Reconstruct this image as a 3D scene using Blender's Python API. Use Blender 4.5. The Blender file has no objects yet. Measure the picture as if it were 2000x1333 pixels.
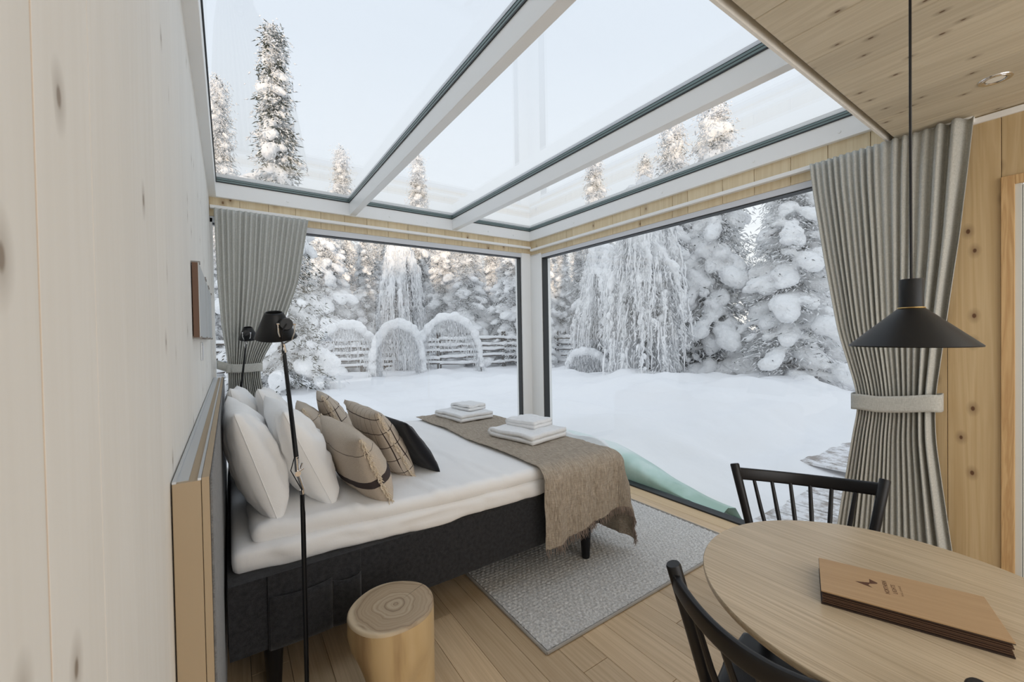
import bpy, bmesh, math, random
import numpy as np
from mathutils import Vector, Matrix, noise

C = bpy.context.scene.collection
PI = math.pi
scene = bpy.context.scene

# ------------------------------------------------------------------ camera
YAW, PITCH, ROLL, FPX = 0.600450506, -0.0140770419, -0.0172232699, 807.0456
def camera():
    f = Vector((math.sin(YAW)*math.cos(PITCH), math.cos(YAW)*math.cos(PITCH), math.sin(PITCH)))
    r = Vector((math.cos(YAW), -math.sin(YAW), 0)); u = r.cross(f)
    r2 = r*math.cos(ROLL)+u*math.sin(ROLL); u2 = -r*math.sin(ROLL)+u*math.cos(ROLL)
    cd = bpy.data.cameras.new('camera'); o = bpy.data.objects.new('camera', cd); C.objects.link(o)
    m = Matrix((r2, u2, -f)).transposed().to_4x4(); m.translation = Vector((0, 0, 1.45))
    o.matrix_world = m
    cd.sensor_fit = 'HORIZONTAL'; cd.sensor_width = 36; cd.lens = FPX/2000*36
    cd.clip_start = 0.01; cd.clip_end = 400
    cd.dof.use_dof = True; cd.dof.focus_distance = 2.6; cd.dof.aperture_fstop = 9.0
    scene.camera = o
camera()

# ------------------------------------------------------------------ light
vs = scene.view_settings
vs.view_transform = 'Standard'; vs.look = 'None'; vs.gamma = 1.0; vs.use_curve_mapping = False
vs.exposure = 0.10
scene.cycles.use_denoising = True
scene.cycles.max_bounces = 14; scene.cycles.diffuse_bounces = 10; scene.cycles.glossy_bounces = 4
scene.cycles.transparent_max_bounces = 24; scene.cycles.sample_clamp_indirect = 8

def world():
    w = bpy.data.worlds.new('sky'); scene.world = w; w.use_nodes = True
    nt = w.node_tree; nt.nodes.clear()
    out = nt.nodes.new('ShaderNodeOutputWorld'); bg = nt.nodes.new('ShaderNodeBackground')
    tc = nt.nodes.new('ShaderNodeTexCoord'); sx = nt.nodes.new('ShaderNodeSeparateXYZ')
    cr = nt.nodes.new('ShaderNodeValToRGB'); e = cr.color_ramp.elements
    e[0].position = 0.0; e[0].color = (0.96, 0.92, 0.87, 1)
    e[1].position = 1.0; e[1].color = (0.70, 0.77, 0.875, 1)
    m = cr.color_ramp.elements.new(0.22); m.color = (0.87, 0.90, 0.93, 1)
    m = cr.color_ramp.elements.new(0.55); m.color = (0.735, 0.79, 0.865, 1)
    nt.links.new(tc.outputs['Generated'], sx.inputs[0]); nt.links.new(sx.outputs['Z'], cr.inputs[0])
    nt.links.new(cr.outputs[0], bg.inputs[0]); bg.inputs[1].default_value = 1.06
    nt.links.new(bg.outputs[0], out.inputs[0])
world()

def light(name, kind, loc, rot, energy, color, **k):
    d = bpy.data.lights.new(name, kind); d.energy = energy; d.color = color
    for a, b in k.items(): setattr(d, a, b)
    o = bpy.data.objects.new(name, d); C.objects.link(o); o.location = loc; o.rotation_euler = rot
    return o
# low winter sun behind the cabin: catches only the tree tops above the shade of the ridge
sun_dir = Vector((0.55, 0.83, -0.14)).normalized()
s = light('low_sun', 'SUN', (0, -20, 20), (0, 0, 0), 2.3, (1.0, 0.76, 0.54), angle=0.02)
s.rotation_euler = sun_dir.to_track_quat('-Z', 'Y').to_euler()
# added fill lights behind the camera that brighten the interior
light('rear_fill_light', 'AREA', (1.5, -2.0, 1.5), (PI/2, 0, 0), 40, (0.975, 0.985, 1.0), shape='RECTANGLE', size=3.0, size_y=2.2)
light('ceiling_fill_light', 'AREA', (1.5, -1.0, 2.44), (0, 0, 0), 12, (1.0, 0.98, 0.94), shape='RECTANGLE', size=2.6, size_y=1.4)

# ------------------------------------------------------------------ mesh helpers
class MB:
    def __init__(self): self.v = []; self.f = []
    def add(self, vs, fs):
        n = len(self.v); self.v.extend([tuple(p) for p in vs]); self.f.extend([tuple(i+n for i in f) for f in fs]); return self
    def box(self, lo, hi, M=None):
        x0, y0, z0 = lo; x1, y1, z1 = hi
        vs = [(x0,y0,z0),(x1,y0,z0),(x1,y1,z0),(x0,y1,z0),(x0,y0,z1),(x1,y0,z1),(x1,y1,z1),(x0,y1,z1)]
        if M is not None: vs = [M @ Vector(p) for p in vs]
        return self.add(vs, [(0,3,2,1),(4,5,6,7),(0,1,5,4),(1,2,6,5),(2,3,7,6),(3,0,4,7)])
    def tube(self, pts, rad, seg=8, cap=True):
        pts = [Vector(p) for p in pts]; n = len(pts)
        if not hasattr(rad, '__len__'): rad = [rad]*n
        vs = []; up = None
        for i, p in enumerate(pts):
            t = (pts[min(i+1, n-1)]-pts[max(i-1, 0)]).normalized()
            if up is None:
                up = Vector((0, 0, 1)) if abs(t.z) < 0.9 else Vector((1, 0, 0))
            a = t.cross(up).normalized(); b = a.cross(t).normalized(); up = b
            for k in range(seg):
                an = 2*PI*k/seg; vs.append(p+(a*math.cos(an)+b*math.sin(an))*rad[i])
        fs = []
        for i in range(n-1):
            for k in range(seg):
                k2 = (k+1) % seg; fs.append((i*seg+k, i*seg+k2, (i+1)*seg+k2, (i+1)*seg+k))
        if cap: fs.append(tuple(range(seg))); fs.append(tuple((n-1)*seg+k for k in reversed(range(seg))))
        return self.add(vs, fs)
    def lathe(self, prof, seg=32, c=(0, 0, 0), cap=True):
        vs = []
        for r, z in prof:
            for k in range(seg):
                a = 2*PI*k/seg; vs.append((c[0]+r*math.cos(a), c[1]+r*math.sin(a), c[2]+z))
        fs = []
        for i in range(len(prof)-1):
            for k in range(seg):
                k2 = (k+1) % seg; fs.append((i*seg+k, i*seg+k2, (i+1)*seg+k2, (i+1)*seg+k))
        if cap: fs.append(tuple(reversed(range(seg)))); fs.append(tuple((len(prof)-1)*seg+k for k in range(seg)))
        return self.add(vs, fs)
    def grid(self, P, wrap=False):
        nu, nv = len(P), len(P[0]); vs = [p for row in P for p in row]; fs = []
        for i in range(nu if wrap else nu-1):
            for j in range(nv-1):
                i2 = (i+1) % nu
                fs.append((i*nv+j, i2*nv+j, i2*nv+j+1, i*nv+j+1))
        return self.add(vs, fs)
    def mesh(self, name, mat=None, smooth=True, angle=35):
        me = bpy.data.meshes.new(name); me.from_pydata(self.v, [], self.f); me.update()
        if mat: me.materials.append(mat)
        if smooth: fin(me, angle)
        return me
    def build(self, name, mat, parent=None, smooth=True, angle=35, loc=None, bevel=0, solid=0, bseg=2):
        return link(name, self.mesh(name, mat, smooth, angle), parent, loc, bevel, solid, bseg)

def fin(me, angle=35):
    bm = bmesh.new(); bm.from_mesh(me); bmesh.ops.recalc_face_normals(bm, faces=bm.faces); bm.to_mesh(me); bm.free()
    me.shade_smooth()
    if angle < 180: me.set_sharp_from_angle(angle=math.radians(angle))

def link(name, me, parent=None, loc=None, bevel=0, solid=0, bseg=2):
    o = bpy.data.objects.new(name, me); C.objects.link(o)
    if parent: o.parent = parent
    if loc is not None: o.location = loc
    if solid:
        m = o.modifiers.new('solid', 'SOLIDIFY'); m.thickness = solid; m.offset = 0
    if bevel:
        m = o.modifiers.new('bevel', 'BEVEL'); m.width = bevel; m.segments = bseg; m.limit_method = 'ANGLE'; m.angle_limit = 0.6
    return o

def thing(name, label, cat, loc=(0, 0, 0), rz=0, group=None):
    o = bpy.data.objects.new(name, None); C.objects.link(o); o.location = loc; o.rotation_euler = (0, 0, rz)
    o.empty_display_size = 0.1
    return tag(o, label, cat, group)
def tag(o, label, cat, group=None, kind=None):
    o['label'] = label; o['category'] = cat
    if group: o['group'] = group
    if kind: o['kind'] = kind
    return o
def struct(o, label, cat): return tag(o, label, cat, kind='structure')

def rbox(lo, hi, r, n=(20, 20, 6), f=None):
    """rounded box with dense faces; f(p) displaces."""
    lo = np.array(lo, float); hi = np.array(hi, float); mb = MB()
    r = min(r, *((hi-lo)/2*0.999)); il, ih = lo+r, hi-r
    def cl(p):
        q = np.clip(p, il, ih); d = p-q; L = np.linalg.norm(d)
        p = q+d/L*r if L > 1e-9 else p
        return f(p) if f else tuple(p)
    def axis(a, b, k):
        t = np.linspace(0, 1, k+1); return a+(b-a)*(0.5-0.5*np.cos(t*PI))*0.35+(b-a)*t*0.65
    for ax in range(3):
        u, w = (ax+1) % 3, (ax+2) % 3
        U = axis(lo[u], hi[u], n[u]); W = axis(lo[w], hi[w], n[w])
        for side in (0, 1):
            P = []
            for a in (U if side else U[::-1]):
                row = []
                for b in W:
                    p = np.zeros(3); p[u] = a; p[w] = b; p[ax] = (lo, hi)[side][ax]; row.append(cl(p))
                P.append(row)
            mb.grid(P)
    bm = bmesh.new(); me = bpy.data.meshes.new('t'); me.from_pydata(mb.v, [], mb.f); bm.from_mesh(me)
    bmesh.ops.remove_doubles(bm, verts=bm.verts, dist=1e-5)
    out = MB(); bm.verts.index_update(); out.add([v.co[:] for v in bm.verts], [[v.index for v in fc.verts] for fc in bm.faces])
    bm.free(); bpy.data.meshes.remove(me)
    return out
def N(x, y, z=0.0): return noise.noise(Vector((x, y, z)))

# ------------------------------------------------------------------ materials
def mat(name):
    m = bpy.data.materials.new(name); m.use_nodes = True; nt = m.node_tree
    return m, nt, nt.nodes['Principled BSDF']
def nd(nt, kind, **k):
    n = nt.nodes.new(kind)
    for a, b in k.items():
        if a.startswith('i_'):
            key = a[2:]; n.inputs[int(key) if key.isdigit() else key.replace('_', ' ')].default_value = b
        else: setattr(n, a, b)
    return n
def ramp(nt, src, stops, interp='LINEAR'):
    cr = nt.nodes.new('ShaderNodeValToRGB'); cr.color_ramp.interpolation = interp; e = cr.color_ramp.elements
    while len(e) < len(stops): e.new(0.5)
    for el, (p, c) in zip(e, stops):
        el.position = p; el.color = (*c, 1) if hasattr(c, '__len__') else (c, c, c, 1)
    nt.links.new(src, cr.inputs[0]); return cr.outputs[0]
def mixc(nt, fac, a, b, mode='MIX'):
    m = nt.nodes.new('ShaderNodeMix'); m.data_type = 'RGBA'; m.blend_type = mode
    for i, s in ((0, fac), (6, a), (7, b)):
        if hasattr(s, 'is_output'): nt.links.new(s, m.inputs[i])
        elif i: m.inputs[i].default_value = (*s, 1)
        else: m.inputs[0].default_value = s
    return m.outputs[2]
def math_(nt, op, a, b=0.0):
    m = nt.nodes.new('ShaderNodeMath'); m.operation = op
    for i, s in ((0, a), (1, b)):
        if hasattr(s, 'is_output'): nt.links.new(s, m.inputs[i])
        else: m.inputs[i].default_value = s
    return m.outputs[0]
def bump(nt, bs, h, strength=0.3, dist=0.01):
    b = nd(nt, 'ShaderNodeBump', i_Strength=strength, i_Distance=dist); nt.links.new(h, b.inputs['Height'])
    nt.links.new(b.outputs[0], bs.inputs['Normal'])
def coords(nt, scale, rnd=True, kind='Object'):
    tc = nd(nt, 'ShaderNodeTexCoord'); src = tc.outputs[kind]
    if rnd:
        oi = nd(nt, 'ShaderNodeObjectInfo'); vm = nd(nt, 'ShaderNodeVectorMath', operation='SCALE'); vm.inputs[0].default_value = (13.1, 29.7, 7.3)
        nt.links.new(oi.outputs['Random'], vm.inputs['Scale'])
        ad = nd(nt, 'ShaderNodeVectorMath', operation='ADD'); nt.links.new(src, ad.inputs[0]); nt.links.new(vm.outputs[0], ad.inputs[1]); src = ad.outputs[0]
    mp = nd(nt, 'ShaderNodeMapping'); mp.inputs['Scale'].default_value = scale; nt.links.new(src, mp.inputs[0])
    return mp.outputs[0]

def plain(name, col, rough=0.5, metal=0.0, spec=0.5):
    m, nt, b = mat(name); b.inputs['Base Color'].default_value = (*col, 1); b.inputs['Roughness'].default_value = rough
    b.inputs['Metallic'].default_value = metal; b.inputs['Specular IOR Level'].default_value = spec
    return m

def wood(name, light_, dark, axis=2, grain=1.0, knots=0.0, knotcol=(0.13, 0.07, 0.04), rough=0.55, var=0.12, contrast=0.5, fine=0.25, kscale=3.2, ksize=0.05, bumpy=0.08, spec=0.35, across=0):
    m, nt, b = mat(name)
    s = [11*grain]*3; s[axis] = 0.55*grain
    v = coords(nt, s); n1 = nd(nt, 'ShaderNodeTexNoise', i_Scale=1.0, i_Detail=4.0, i_Roughness=0.55, i_Distortion=0.6); nt.links.new(v, n1.inputs['Vector'])
    s2 = [170*grain]*3; s2[axis] = 2.2*grain
    v2 = coords(nt, s2); n2 = nd(nt, 'ShaderNodeTexNoise', i_Scale=1.0, i_Detail=3.0); nt.links.new(v2, n2.inputs['Vector'])
    bands = math_(nt, 'FRACT', math_(nt, 'MULTIPLY', n1.outputs[0], 7.0))
    tri = math_(nt, 'ABSOLUTE', math_(nt, 'SUBTRACT', bands, 0.5))
    f = math_(nt, 'MULTIPLY', math_(nt, 'ADD', math_(nt, 'MULTIPLY', tri, 2*contrast), math_(nt, 'MULTIPLY', n1.outputs[0], 0.5)), 0.75)
    f = math_(nt, 'ADD', f, math_(nt, 'MULTIPLY', math_(nt, 'SUBTRACT', n2.outputs[0], 0.5), fine*2))
    cl = nd(nt, 'ShaderNodeClamp'); nt.links.new(f, cl.inputs[0])
    col = mixc(nt, cl.outputs[0], light_, dark)
    if knots:
        v3 = coords(nt, (kscale,)*3); sq = nd(nt, 'ShaderNodeSeparateXYZ'); cq = nd(nt, 'ShaderNodeCombineXYZ'); nt.links.new(v3, sq.inputs[0])
        nt.links.new(sq.outputs[across], cq.inputs[0]); nt.links.new(math_(nt, 'MULTIPLY', sq.outputs[axis], 0.6), cq.inputs[1])
        vo = nd(nt, 'ShaderNodeTexVoronoi', voronoi_dimensions='2D', i_Scale=1.0); nt.links.new(cq.outputs[0], vo.inputs['Vector'])
        sp = nd(nt, 'ShaderNodeSeparateColor'); nt.links.new(vo.outputs['Color'], sp.inputs[0])
        on = math_(nt, 'LESS_THAN', sp.outputs[0], knots)
        d = math_(nt, 'ADD', vo.outputs['Distance'], math_(nt, 'MULTIPLY', math_(nt, 'SUBTRACT', n1.outputs[0], 0.5), ksize*0.8))
        core = ramp(nt, d, [(ksize*0.45, 1.0), (ksize, 0.0)]); halo = ramp(nt, d, [(ksize*0.8, 0.42), (ksize*2.6, 0.0)])
        k = math_(nt, 'MULTIPLY', math_(nt, 'MAXIMUM', core, halo), on)
        col = mixc(nt, k, col, knotcol)
    oi = nd(nt, 'ShaderNodeObjectInfo')
    tint = math_(nt, 'ADD', math_(nt, 'MULTIPLY', oi.outputs['Random'], 2*var), 1-var)
    hs = nd(nt, 'ShaderNodeHueSaturation'); nt.links.new(tint, hs.inputs['Value']); nt.links.new(col, hs.inputs['Color'])
    nt.links.new(hs.outputs[0], b.inputs['Base Color']); b.inputs['Roughness'].default_value = rough
    b.inputs['Specular IOR Level'].default_value = spec
    bump(nt, b, n2.outputs[0], bumpy, 0.002)
    return m

def cloth(name, col, col2=None, scale=900, rough=0.9, mottled=6.0, strength=0.25, weave=True, sheen=0.15, wr=None):
    m, nt, b = mat(name)
    tc = nd(nt, 'ShaderNodeTexCoord')
    n1 = nd(nt, 'ShaderNodeTexNoise', i_Scale=mottled, i_Detail=3.0); nt.links.new(tc.outputs['Object'], n1.inputs['Vector'])
    n2 = nd(nt, 'ShaderNodeTexNoise', i_Scale=scale, i_Detail=1.0); nt.links.new(tc.outputs['Object'], n2.inputs['Vector'])
    f = math_(nt, 'ADD', math_(nt, 'MULTIPLY', n1.outputs[0], 0.5), math_(nt, 'MULTIPLY', n2.outputs[0], 0.5))
    c2 = col2 or tuple(c*0.82 for c in col)
    nt.links.new(mixc(nt, ramp(nt, f, [(0.35, 0.0), (0.65, 1.0)]), c2, col), b.inputs['Base Color'])
    b.inputs['Roughness'].default_value = rough; b.inputs['Specular IOR Level'].default_value = 0.2
    b.inputs['Sheen Weight'].default_value = sheen
    h = n2.outputs[0]
    if wr:
        n3 = nd(nt, 'ShaderNodeTexNoise', i_Scale=wr[0], i_Detail=5.0, i_Distortion=0.8); nt.links.new(tc.outputs['Object'], n3.inputs['Vector'])
        h = math_(nt, 'ADD', math_(nt, 'MULTIPLY', n2.outputs[0], 0.05), math_(nt, 'MULTIPLY', n3.outputs[0], wr[1]))
    bump(nt, b, h, strength, 0.004 if not wr else 0.02)
    return m

def glass(name, tint=(0.98, 0.99, 0.988), k=1.0):
    m = bpy.data.materials.new(name); m.use_nodes = True; nt = m.node_tree; nt.nodes.clear()
    out = nd(nt, 'ShaderNodeOutputMaterial'); tr = nd(nt, 'ShaderNodeBsdfTransparent'); gl = nd(nt, 'ShaderNodeBsdfGlossy', i_Roughness=0.0)
    tr.inputs[0].default_value = (*tint, 1); gl.inputs[0].default_value = (1, 1, 1, 1)
    mx = nd(nt, 'ShaderNodeMixShader'); ge = nd(nt, 'ShaderNodeNewGeometry')
    dt = nd(nt, 'ShaderNodeVectorMath', operation='DOT_PRODUCT'); nt.links.new(ge.outputs['Normal'], dt.inputs[0]); nt.links.new(ge.outputs['Incoming'], dt.inputs[1])
    g = math_(nt, 'POWER', math_(nt, 'SUBTRACT', 1.0, math_(nt, 'ABSOLUTE', dt.outputs['Value'])), 5.0)   # Schlick
    fac = math_(nt, 'MINIMUM', math_(nt, 'MULTIPLY', math_(nt, 'ADD', 0.035, math_(nt, 'MULTIPLY', g, 0.965)), k), 1.0)
    nt.links.new(fac, mx.inputs[0]); nt.links.new(tr.outputs[0], mx.inputs[1]); nt.links.new(gl.outputs[0], mx.inputs[2])
    nt.links.new(mx.outputs[0], out.inputs[0]); return m

M = {}
M['pine_white'] = wood('whitewashed_pine', (0.83, 0.82, 0.785), (0.75, 0.725, 0.67), 2, 0.8, knots=0.20, knotcol=(0.30, 0.25, 0.20), var=0.025, contrast=0.35, fine=0.22, kscale=7.0, ksize=0.055, rough=0.6, across=1)
M['pine'] = wood('clear_pine', (0.60, 0.465, 0.28), (0.42, 0.285, 0.135), 2, 0.9, knots=0.5, knotcol=(0.12, 0.06, 0.03), var=0.05, contrast=0.5, kscale=7.0, ksize=0.07, rough=0.5, across=1)
M['pine_lintel_lit'] = wood('lit_lintel_pine', (0.74, 0.63, 0.44), (0.56, 0.43, 0.25), 2, 0.9, knots=0.5, knotcol=(0.22, 0.13, 0.06), var=0.06, contrast=0.45, kscale=6.0, ksize=0.07, rough=0.5, across=1)  # paler copy of the pine: window light on the lintel put into its colour
M['pine_x_lit'] = wood('lit_lintel_pine', (0.74, 0.63, 0.44), (0.56, 0.43, 0.25), 2, 0.9, knots=0.6, knotcol=(0.20, 0.11, 0.05), var=0.06, contrast=0.45, kscale=6.0, ksize=0.075, rough=0.5, across=0)  # back lintel boards, lightened in colour for the window light as well
M['pine_ceiling'] = wood('ceiling_pine', (0.62, 0.555, 0.435), (0.46, 0.395, 0.285), 1, 0.9, knots=0.62, knotcol=(0.13, 0.08, 0.045), var=0.06, contrast=0.55, kscale=9.0, ksize=0.062, rough=0.6, across=0)
M['casing'] = wood('casing_pine', (0.66, 0.46, 0.24), (0.42, 0.24, 0.10), 2, 2.2, var=0.05, contrast=0.7)
M['oak_floor'] = wood('oak_parquet', (0.64, 0.485, 0.315), (0.43, 0.30, 0.17), 1, 0.9, knots=0.12, knotcol=(0.14, 0.08, 0.04), var=0.17, contrast=0.5, fine=0.45, rough=0.42, spec=0.4)
M['sill'] = wood('oak_sill', (0.66, 0.50, 0.31), (0.55, 0.39, 0.22), 1, 1.0, var=0.02, rough=0.45)
M['table_oak'] = wood('table_oak', (0.54, 0.435, 0.305), (0.31, 0.235, 0.145), 1, 1.3, var=0.0, contrast=0.34, fine=0.95, rough=0.29, spec=0.5)
M['folder'] = wood('folder_wood', (0.44, 0.295, 0.165), (0.31, 0.19, 0.095), 1, 1.6, var=0.0, contrast=0.25, fine=0.4, rough=0.5)
M['folder_edge'] = plain('burnt_edge', (0.028, 0.014, 0.008), 0.7)
M['folder_leaf'] = plain('folder_leaf', (0.075, 0.036, 0.018), 0.7)
M['ink'] = plain('engraving_brown', (0.085, 0.032, 0.014), 0.8)
M['white_paint'] = plain('white_frame_paint', (0.87, 0.88, 0.88), 0.35)
M['grey_frame'] = plain('grey_aluminium_frame', (0.66, 0.68, 0.72), 0.4)
M['rail_white'] = plain('white_rail', (0.86, 0.86, 0.85), 0.4)
M['gasket'] = plain('black_gasket', (0.02, 0.023, 0.025), 0.5)
M['spacer'] = plain('glass_edge_green_grey', (0.17, 0.235, 0.235), 0.3)
M['glass'] = glass('window_glass', k=0.8)
M['roof_glass'] = glass('roof_glass', (0.97, 0.98, 0.982), k=1.0)
M['door_white'] = plain('door_paint', (0.62, 0.63, 0.60), 0.45)
M['black_wood'] = plain('black_lacquer', (0.006, 0.006, 0.0075), 0.36, spec=0.35)
M['black_metal'] = plain('black_powder_coat', (0.008, 0.009, 0.011), 0.42, spec=0.35)
M['brass'] = plain('brass', (0.55, 0.38, 0.16), 0.35, 1.0)
M['chrome'] = plain('chrome', (0.72, 0.72, 0.73), 0.16, 1.0)
M['alu'] = plain('brushed_aluminium', (0.60, 0.63, 0.66), 0.35, 0.8)
M['tan'] = plain('tan_laminate', (0.37, 0.285, 0.185), 0.5)
M['bracket'] = plain('dark_steel_clip', (0.22, 0.21, 0.20), 0.4, 0.6)
M['walnut'] = plain('walnut_side', (0.13, 0.065, 0.035), 0.5)
M['print'] = plain('silver_print', (0.50, 0.53, 0.55), 0.35)
M['bulb'] = plain('frosted_bulb', (0.8, 0.78, 0.72), 0.5)
M['charcoal'] = cloth('charcoal_felt', (0.036, 0.037, 0.041), (0.015, 0.015, 0.017), 420, mottled=55)
M['grey_up'] = cloth('grey_upholstery', (0.20, 0.205, 0.21), (0.10, 0.105, 0.11), 300, mottled=60)
M['sheet'] = cloth('white_cotton_sheet', (0.87, 0.87, 0.87), (0.84, 0.84, 0.845), 700, mottled=3, wr=(7, 0.55), strength=0.30)
M['pillowcase'] = cloth('white_pillowcase', (0.87, 0.87, 0.865), (0.83, 0.83, 0.83), 700, mottled=3, wr=(9, 0.6), strength=0.35)
M['towel'] = cloth('white_terry', (0.88, 0.885, 0.89), (0.80, 0.805, 0.81), 260, mottled=40, strength=0.7)
M['black_fabric'] = cloth('black_fabric', (0.014, 0.015, 0.020), (0.008, 0.008, 0.011), 500, wr=(9, 0.5), strength=0.3)
M['fringe_cream'] = plain('cream_fringe', (0.70, 0.60, 0.47), 0.9, spec=0.1)
M['fringe_throw'] = plain('throw_fringe', (0.25, 0.20, 0.17), 0.9, spec=0.1)

def curtain_mat():
    m, nt, b = mat('grey_linen')
    tc = nd(nt, 'ShaderNodeTexCoord')
    out = []
    for sc in ((900, 900, 60), (60, 60, 1400)):
        mp = nd(nt, 'ShaderNodeMapping'); mp.inputs['Scale'].default_value = sc; nt.links.new(tc.outputs['Object'], mp.inputs[0])
        n = nd(nt, 'ShaderNodeTexNoise', i_Scale=1.0, i_Detail=2.0); nt.links.new(mp.outputs[0], n.inputs['Vector']); out.append(n.outputs[0])
    f = math_(nt, 'MULTIPLY', math_(nt, 'ADD', out[0], out[1]), 0.5)
    nt.links.new(ramp(nt, f, [(0.36, (0.37, 0.375, 0.35)), (0.62, (0.60, 0.605, 0.575))]), b.inputs['Base Color'])
    b.inputs['Roughness'].default_value = 0.9; b.inputs['Specular IOR Level'].default_value = 0.15; b.inputs['Sheen Weight'].default_value = 0.1
    bump(nt, b, f, 0.2, 0.002); return m
M['linen'] = curtain_mat()

def cushion_mat(name, kind):
    m, nt, b = mat(name)
    tc = nd(nt, 'ShaderNodeTexCoord'); sx = nd(nt, 'ShaderNodeSeparateXYZ'); nt.links.new(tc.outputs['Object'], sx.inputs[0])
    n2 = nd(nt, 'ShaderNodeTexNoise', i_Scale=500.0, i_Detail=2.0); nt.links.new(tc.outputs['Object'], n2.inputs['Vector'])
    base = ramp(nt, n2.outputs[0], [(0.3, (0.42, 0.355, 0.29)), (0.7, (0.60, 0.525, 0.44))])
    def line(coord, period, off, w):
        f = math_(nt, 'FRACT', math_(nt, 'ADD', math_(nt, 'DIVIDE', coord, period), off))
        return math_(nt, 'LESS_THAN', math_(nt, 'ABSOLUTE', math_(nt, 'SUBTRACT', f, 0.5)), w/period/2)
    if kind == 'grid':
        k = math_(nt, 'MAXIMUM', line(sx.outputs['X'], 0.062, 0.2, 0.0022), line(sx.outputs['Y'], 0.088, 0.35, 0.0042))
        b_col = mixc(nt, k, base, (0.045, 0.032, 0.030))
    else:
        d = math_(nt, 'ABSOLUTE', math_(nt, 'ADD', sx.outputs['Y'], 0.062))
        k = math_(nt, 'LESS_THAN', d, 0.020)
        d2 = math_(nt, 'ABSOLUTE', math_(nt, 'SUBTRACT', sx.outputs['Y'], 0.10))
        k = math_(nt, 'MAXIMUM', k, math_(nt, 'MULTIPLY', math_(nt, 'LESS_THAN', d2, 0.002), 0.7))
        b_col = mixc(nt, k, base, (0.060, 0.048, 0.048))
    nt.links.new(b_col, b.inputs['Base Color']); b.inputs['Roughness'].default_value = 0.92; b.inputs['Specular IOR Level'].default_value = 0.15
    n3 = nd(nt, 'ShaderNodeTexNoise', i_Scale=11.0, i_Detail=4.0); nt.links.new(tc.outputs['Object'], n3.inputs['Vector'])
    bump(nt, b, math_(nt, 'ADD', math_(nt, 'MULTIPLY', n2.outputs[0], 0.08), math_(nt, 'MULTIPLY', n3.outputs[0], 0.5)), 0.35, 0.015); return m
M['cush_grid'] = cushion_mat('checked_linen', 'grid')
M['cush_stripe'] = cushion_mat('striped_linen', 'stripe')

def throw_mat():
    m, nt, b = mat('beige_muslin')
    tc = nd(nt, 'ShaderNodeTexCoord'); hs = []
    for sc in ((130, 22, 22), (22, 130, 40)):
        mp = nd(nt, 'ShaderNodeMapping'); mp.inputs['Scale'].default_value = sc; nt.links.new(tc.outputs['UV'], mp.inputs[0])
        n = nd(nt, 'ShaderNodeTexNoise', i_Scale=1.0, i_Detail=3.0, i_Distortion=0.5); nt.links.new(mp.outputs[0], n.inputs['Vector']); hs.append(n.outputs[0])
    h = math_(nt, 'ADD', hs[0], math_(nt, 'MULTIPLY', hs[1], 0.45))
    nt.links.new(ramp(nt, h, [(0.45, (0.31, 0.26, 0.205)), (1.0, (0.56, 0.485, 0.40))]), b.inputs['Base Color'])
    b.inputs['Roughness'].default_value = 0.95; b.inputs['Specular IOR Level'].default_value = 0.1
    bump(nt, b, h, 1.0, 0.014); return m
M['throw'] = throw_mat()

def rug_mat():
    m, nt, b = mat('grey_wool_loops')
    tc = nd(nt, 'ShaderNodeTexCoord')
    n = nd(nt, 'ShaderNodeTexNoise', i_Scale=90.0, i_Detail=4.0); nt.links.new(tc.outputs['Object'], n.inputs['Vector'])
    nt.links.new(ramp(nt, n.outputs[0], [(0.3, (0.40, 0.39, 0.375)), (0.7, (0.76, 0.75, 0.73))]), b.inputs['Base Color'])
    b.inputs['Roughness'].default_value = 1.0; b.inputs['Specular IOR Level'].default_value = 0.05
    n4 = nd(nt, 'ShaderNodeTexNoise', i_Scale=260.0, i_Detail=2.0); nt.links.new(tc.outputs['Object'], n4.inputs['Vector'])
    bump(nt, b, n4.outputs[0], 0.5, 0.004); return m
M['rug'] = rug_mat()
M['rug_edge'] = cloth('rug_binding', (0.40, 0.375, 0.34), scale=300)

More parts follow.
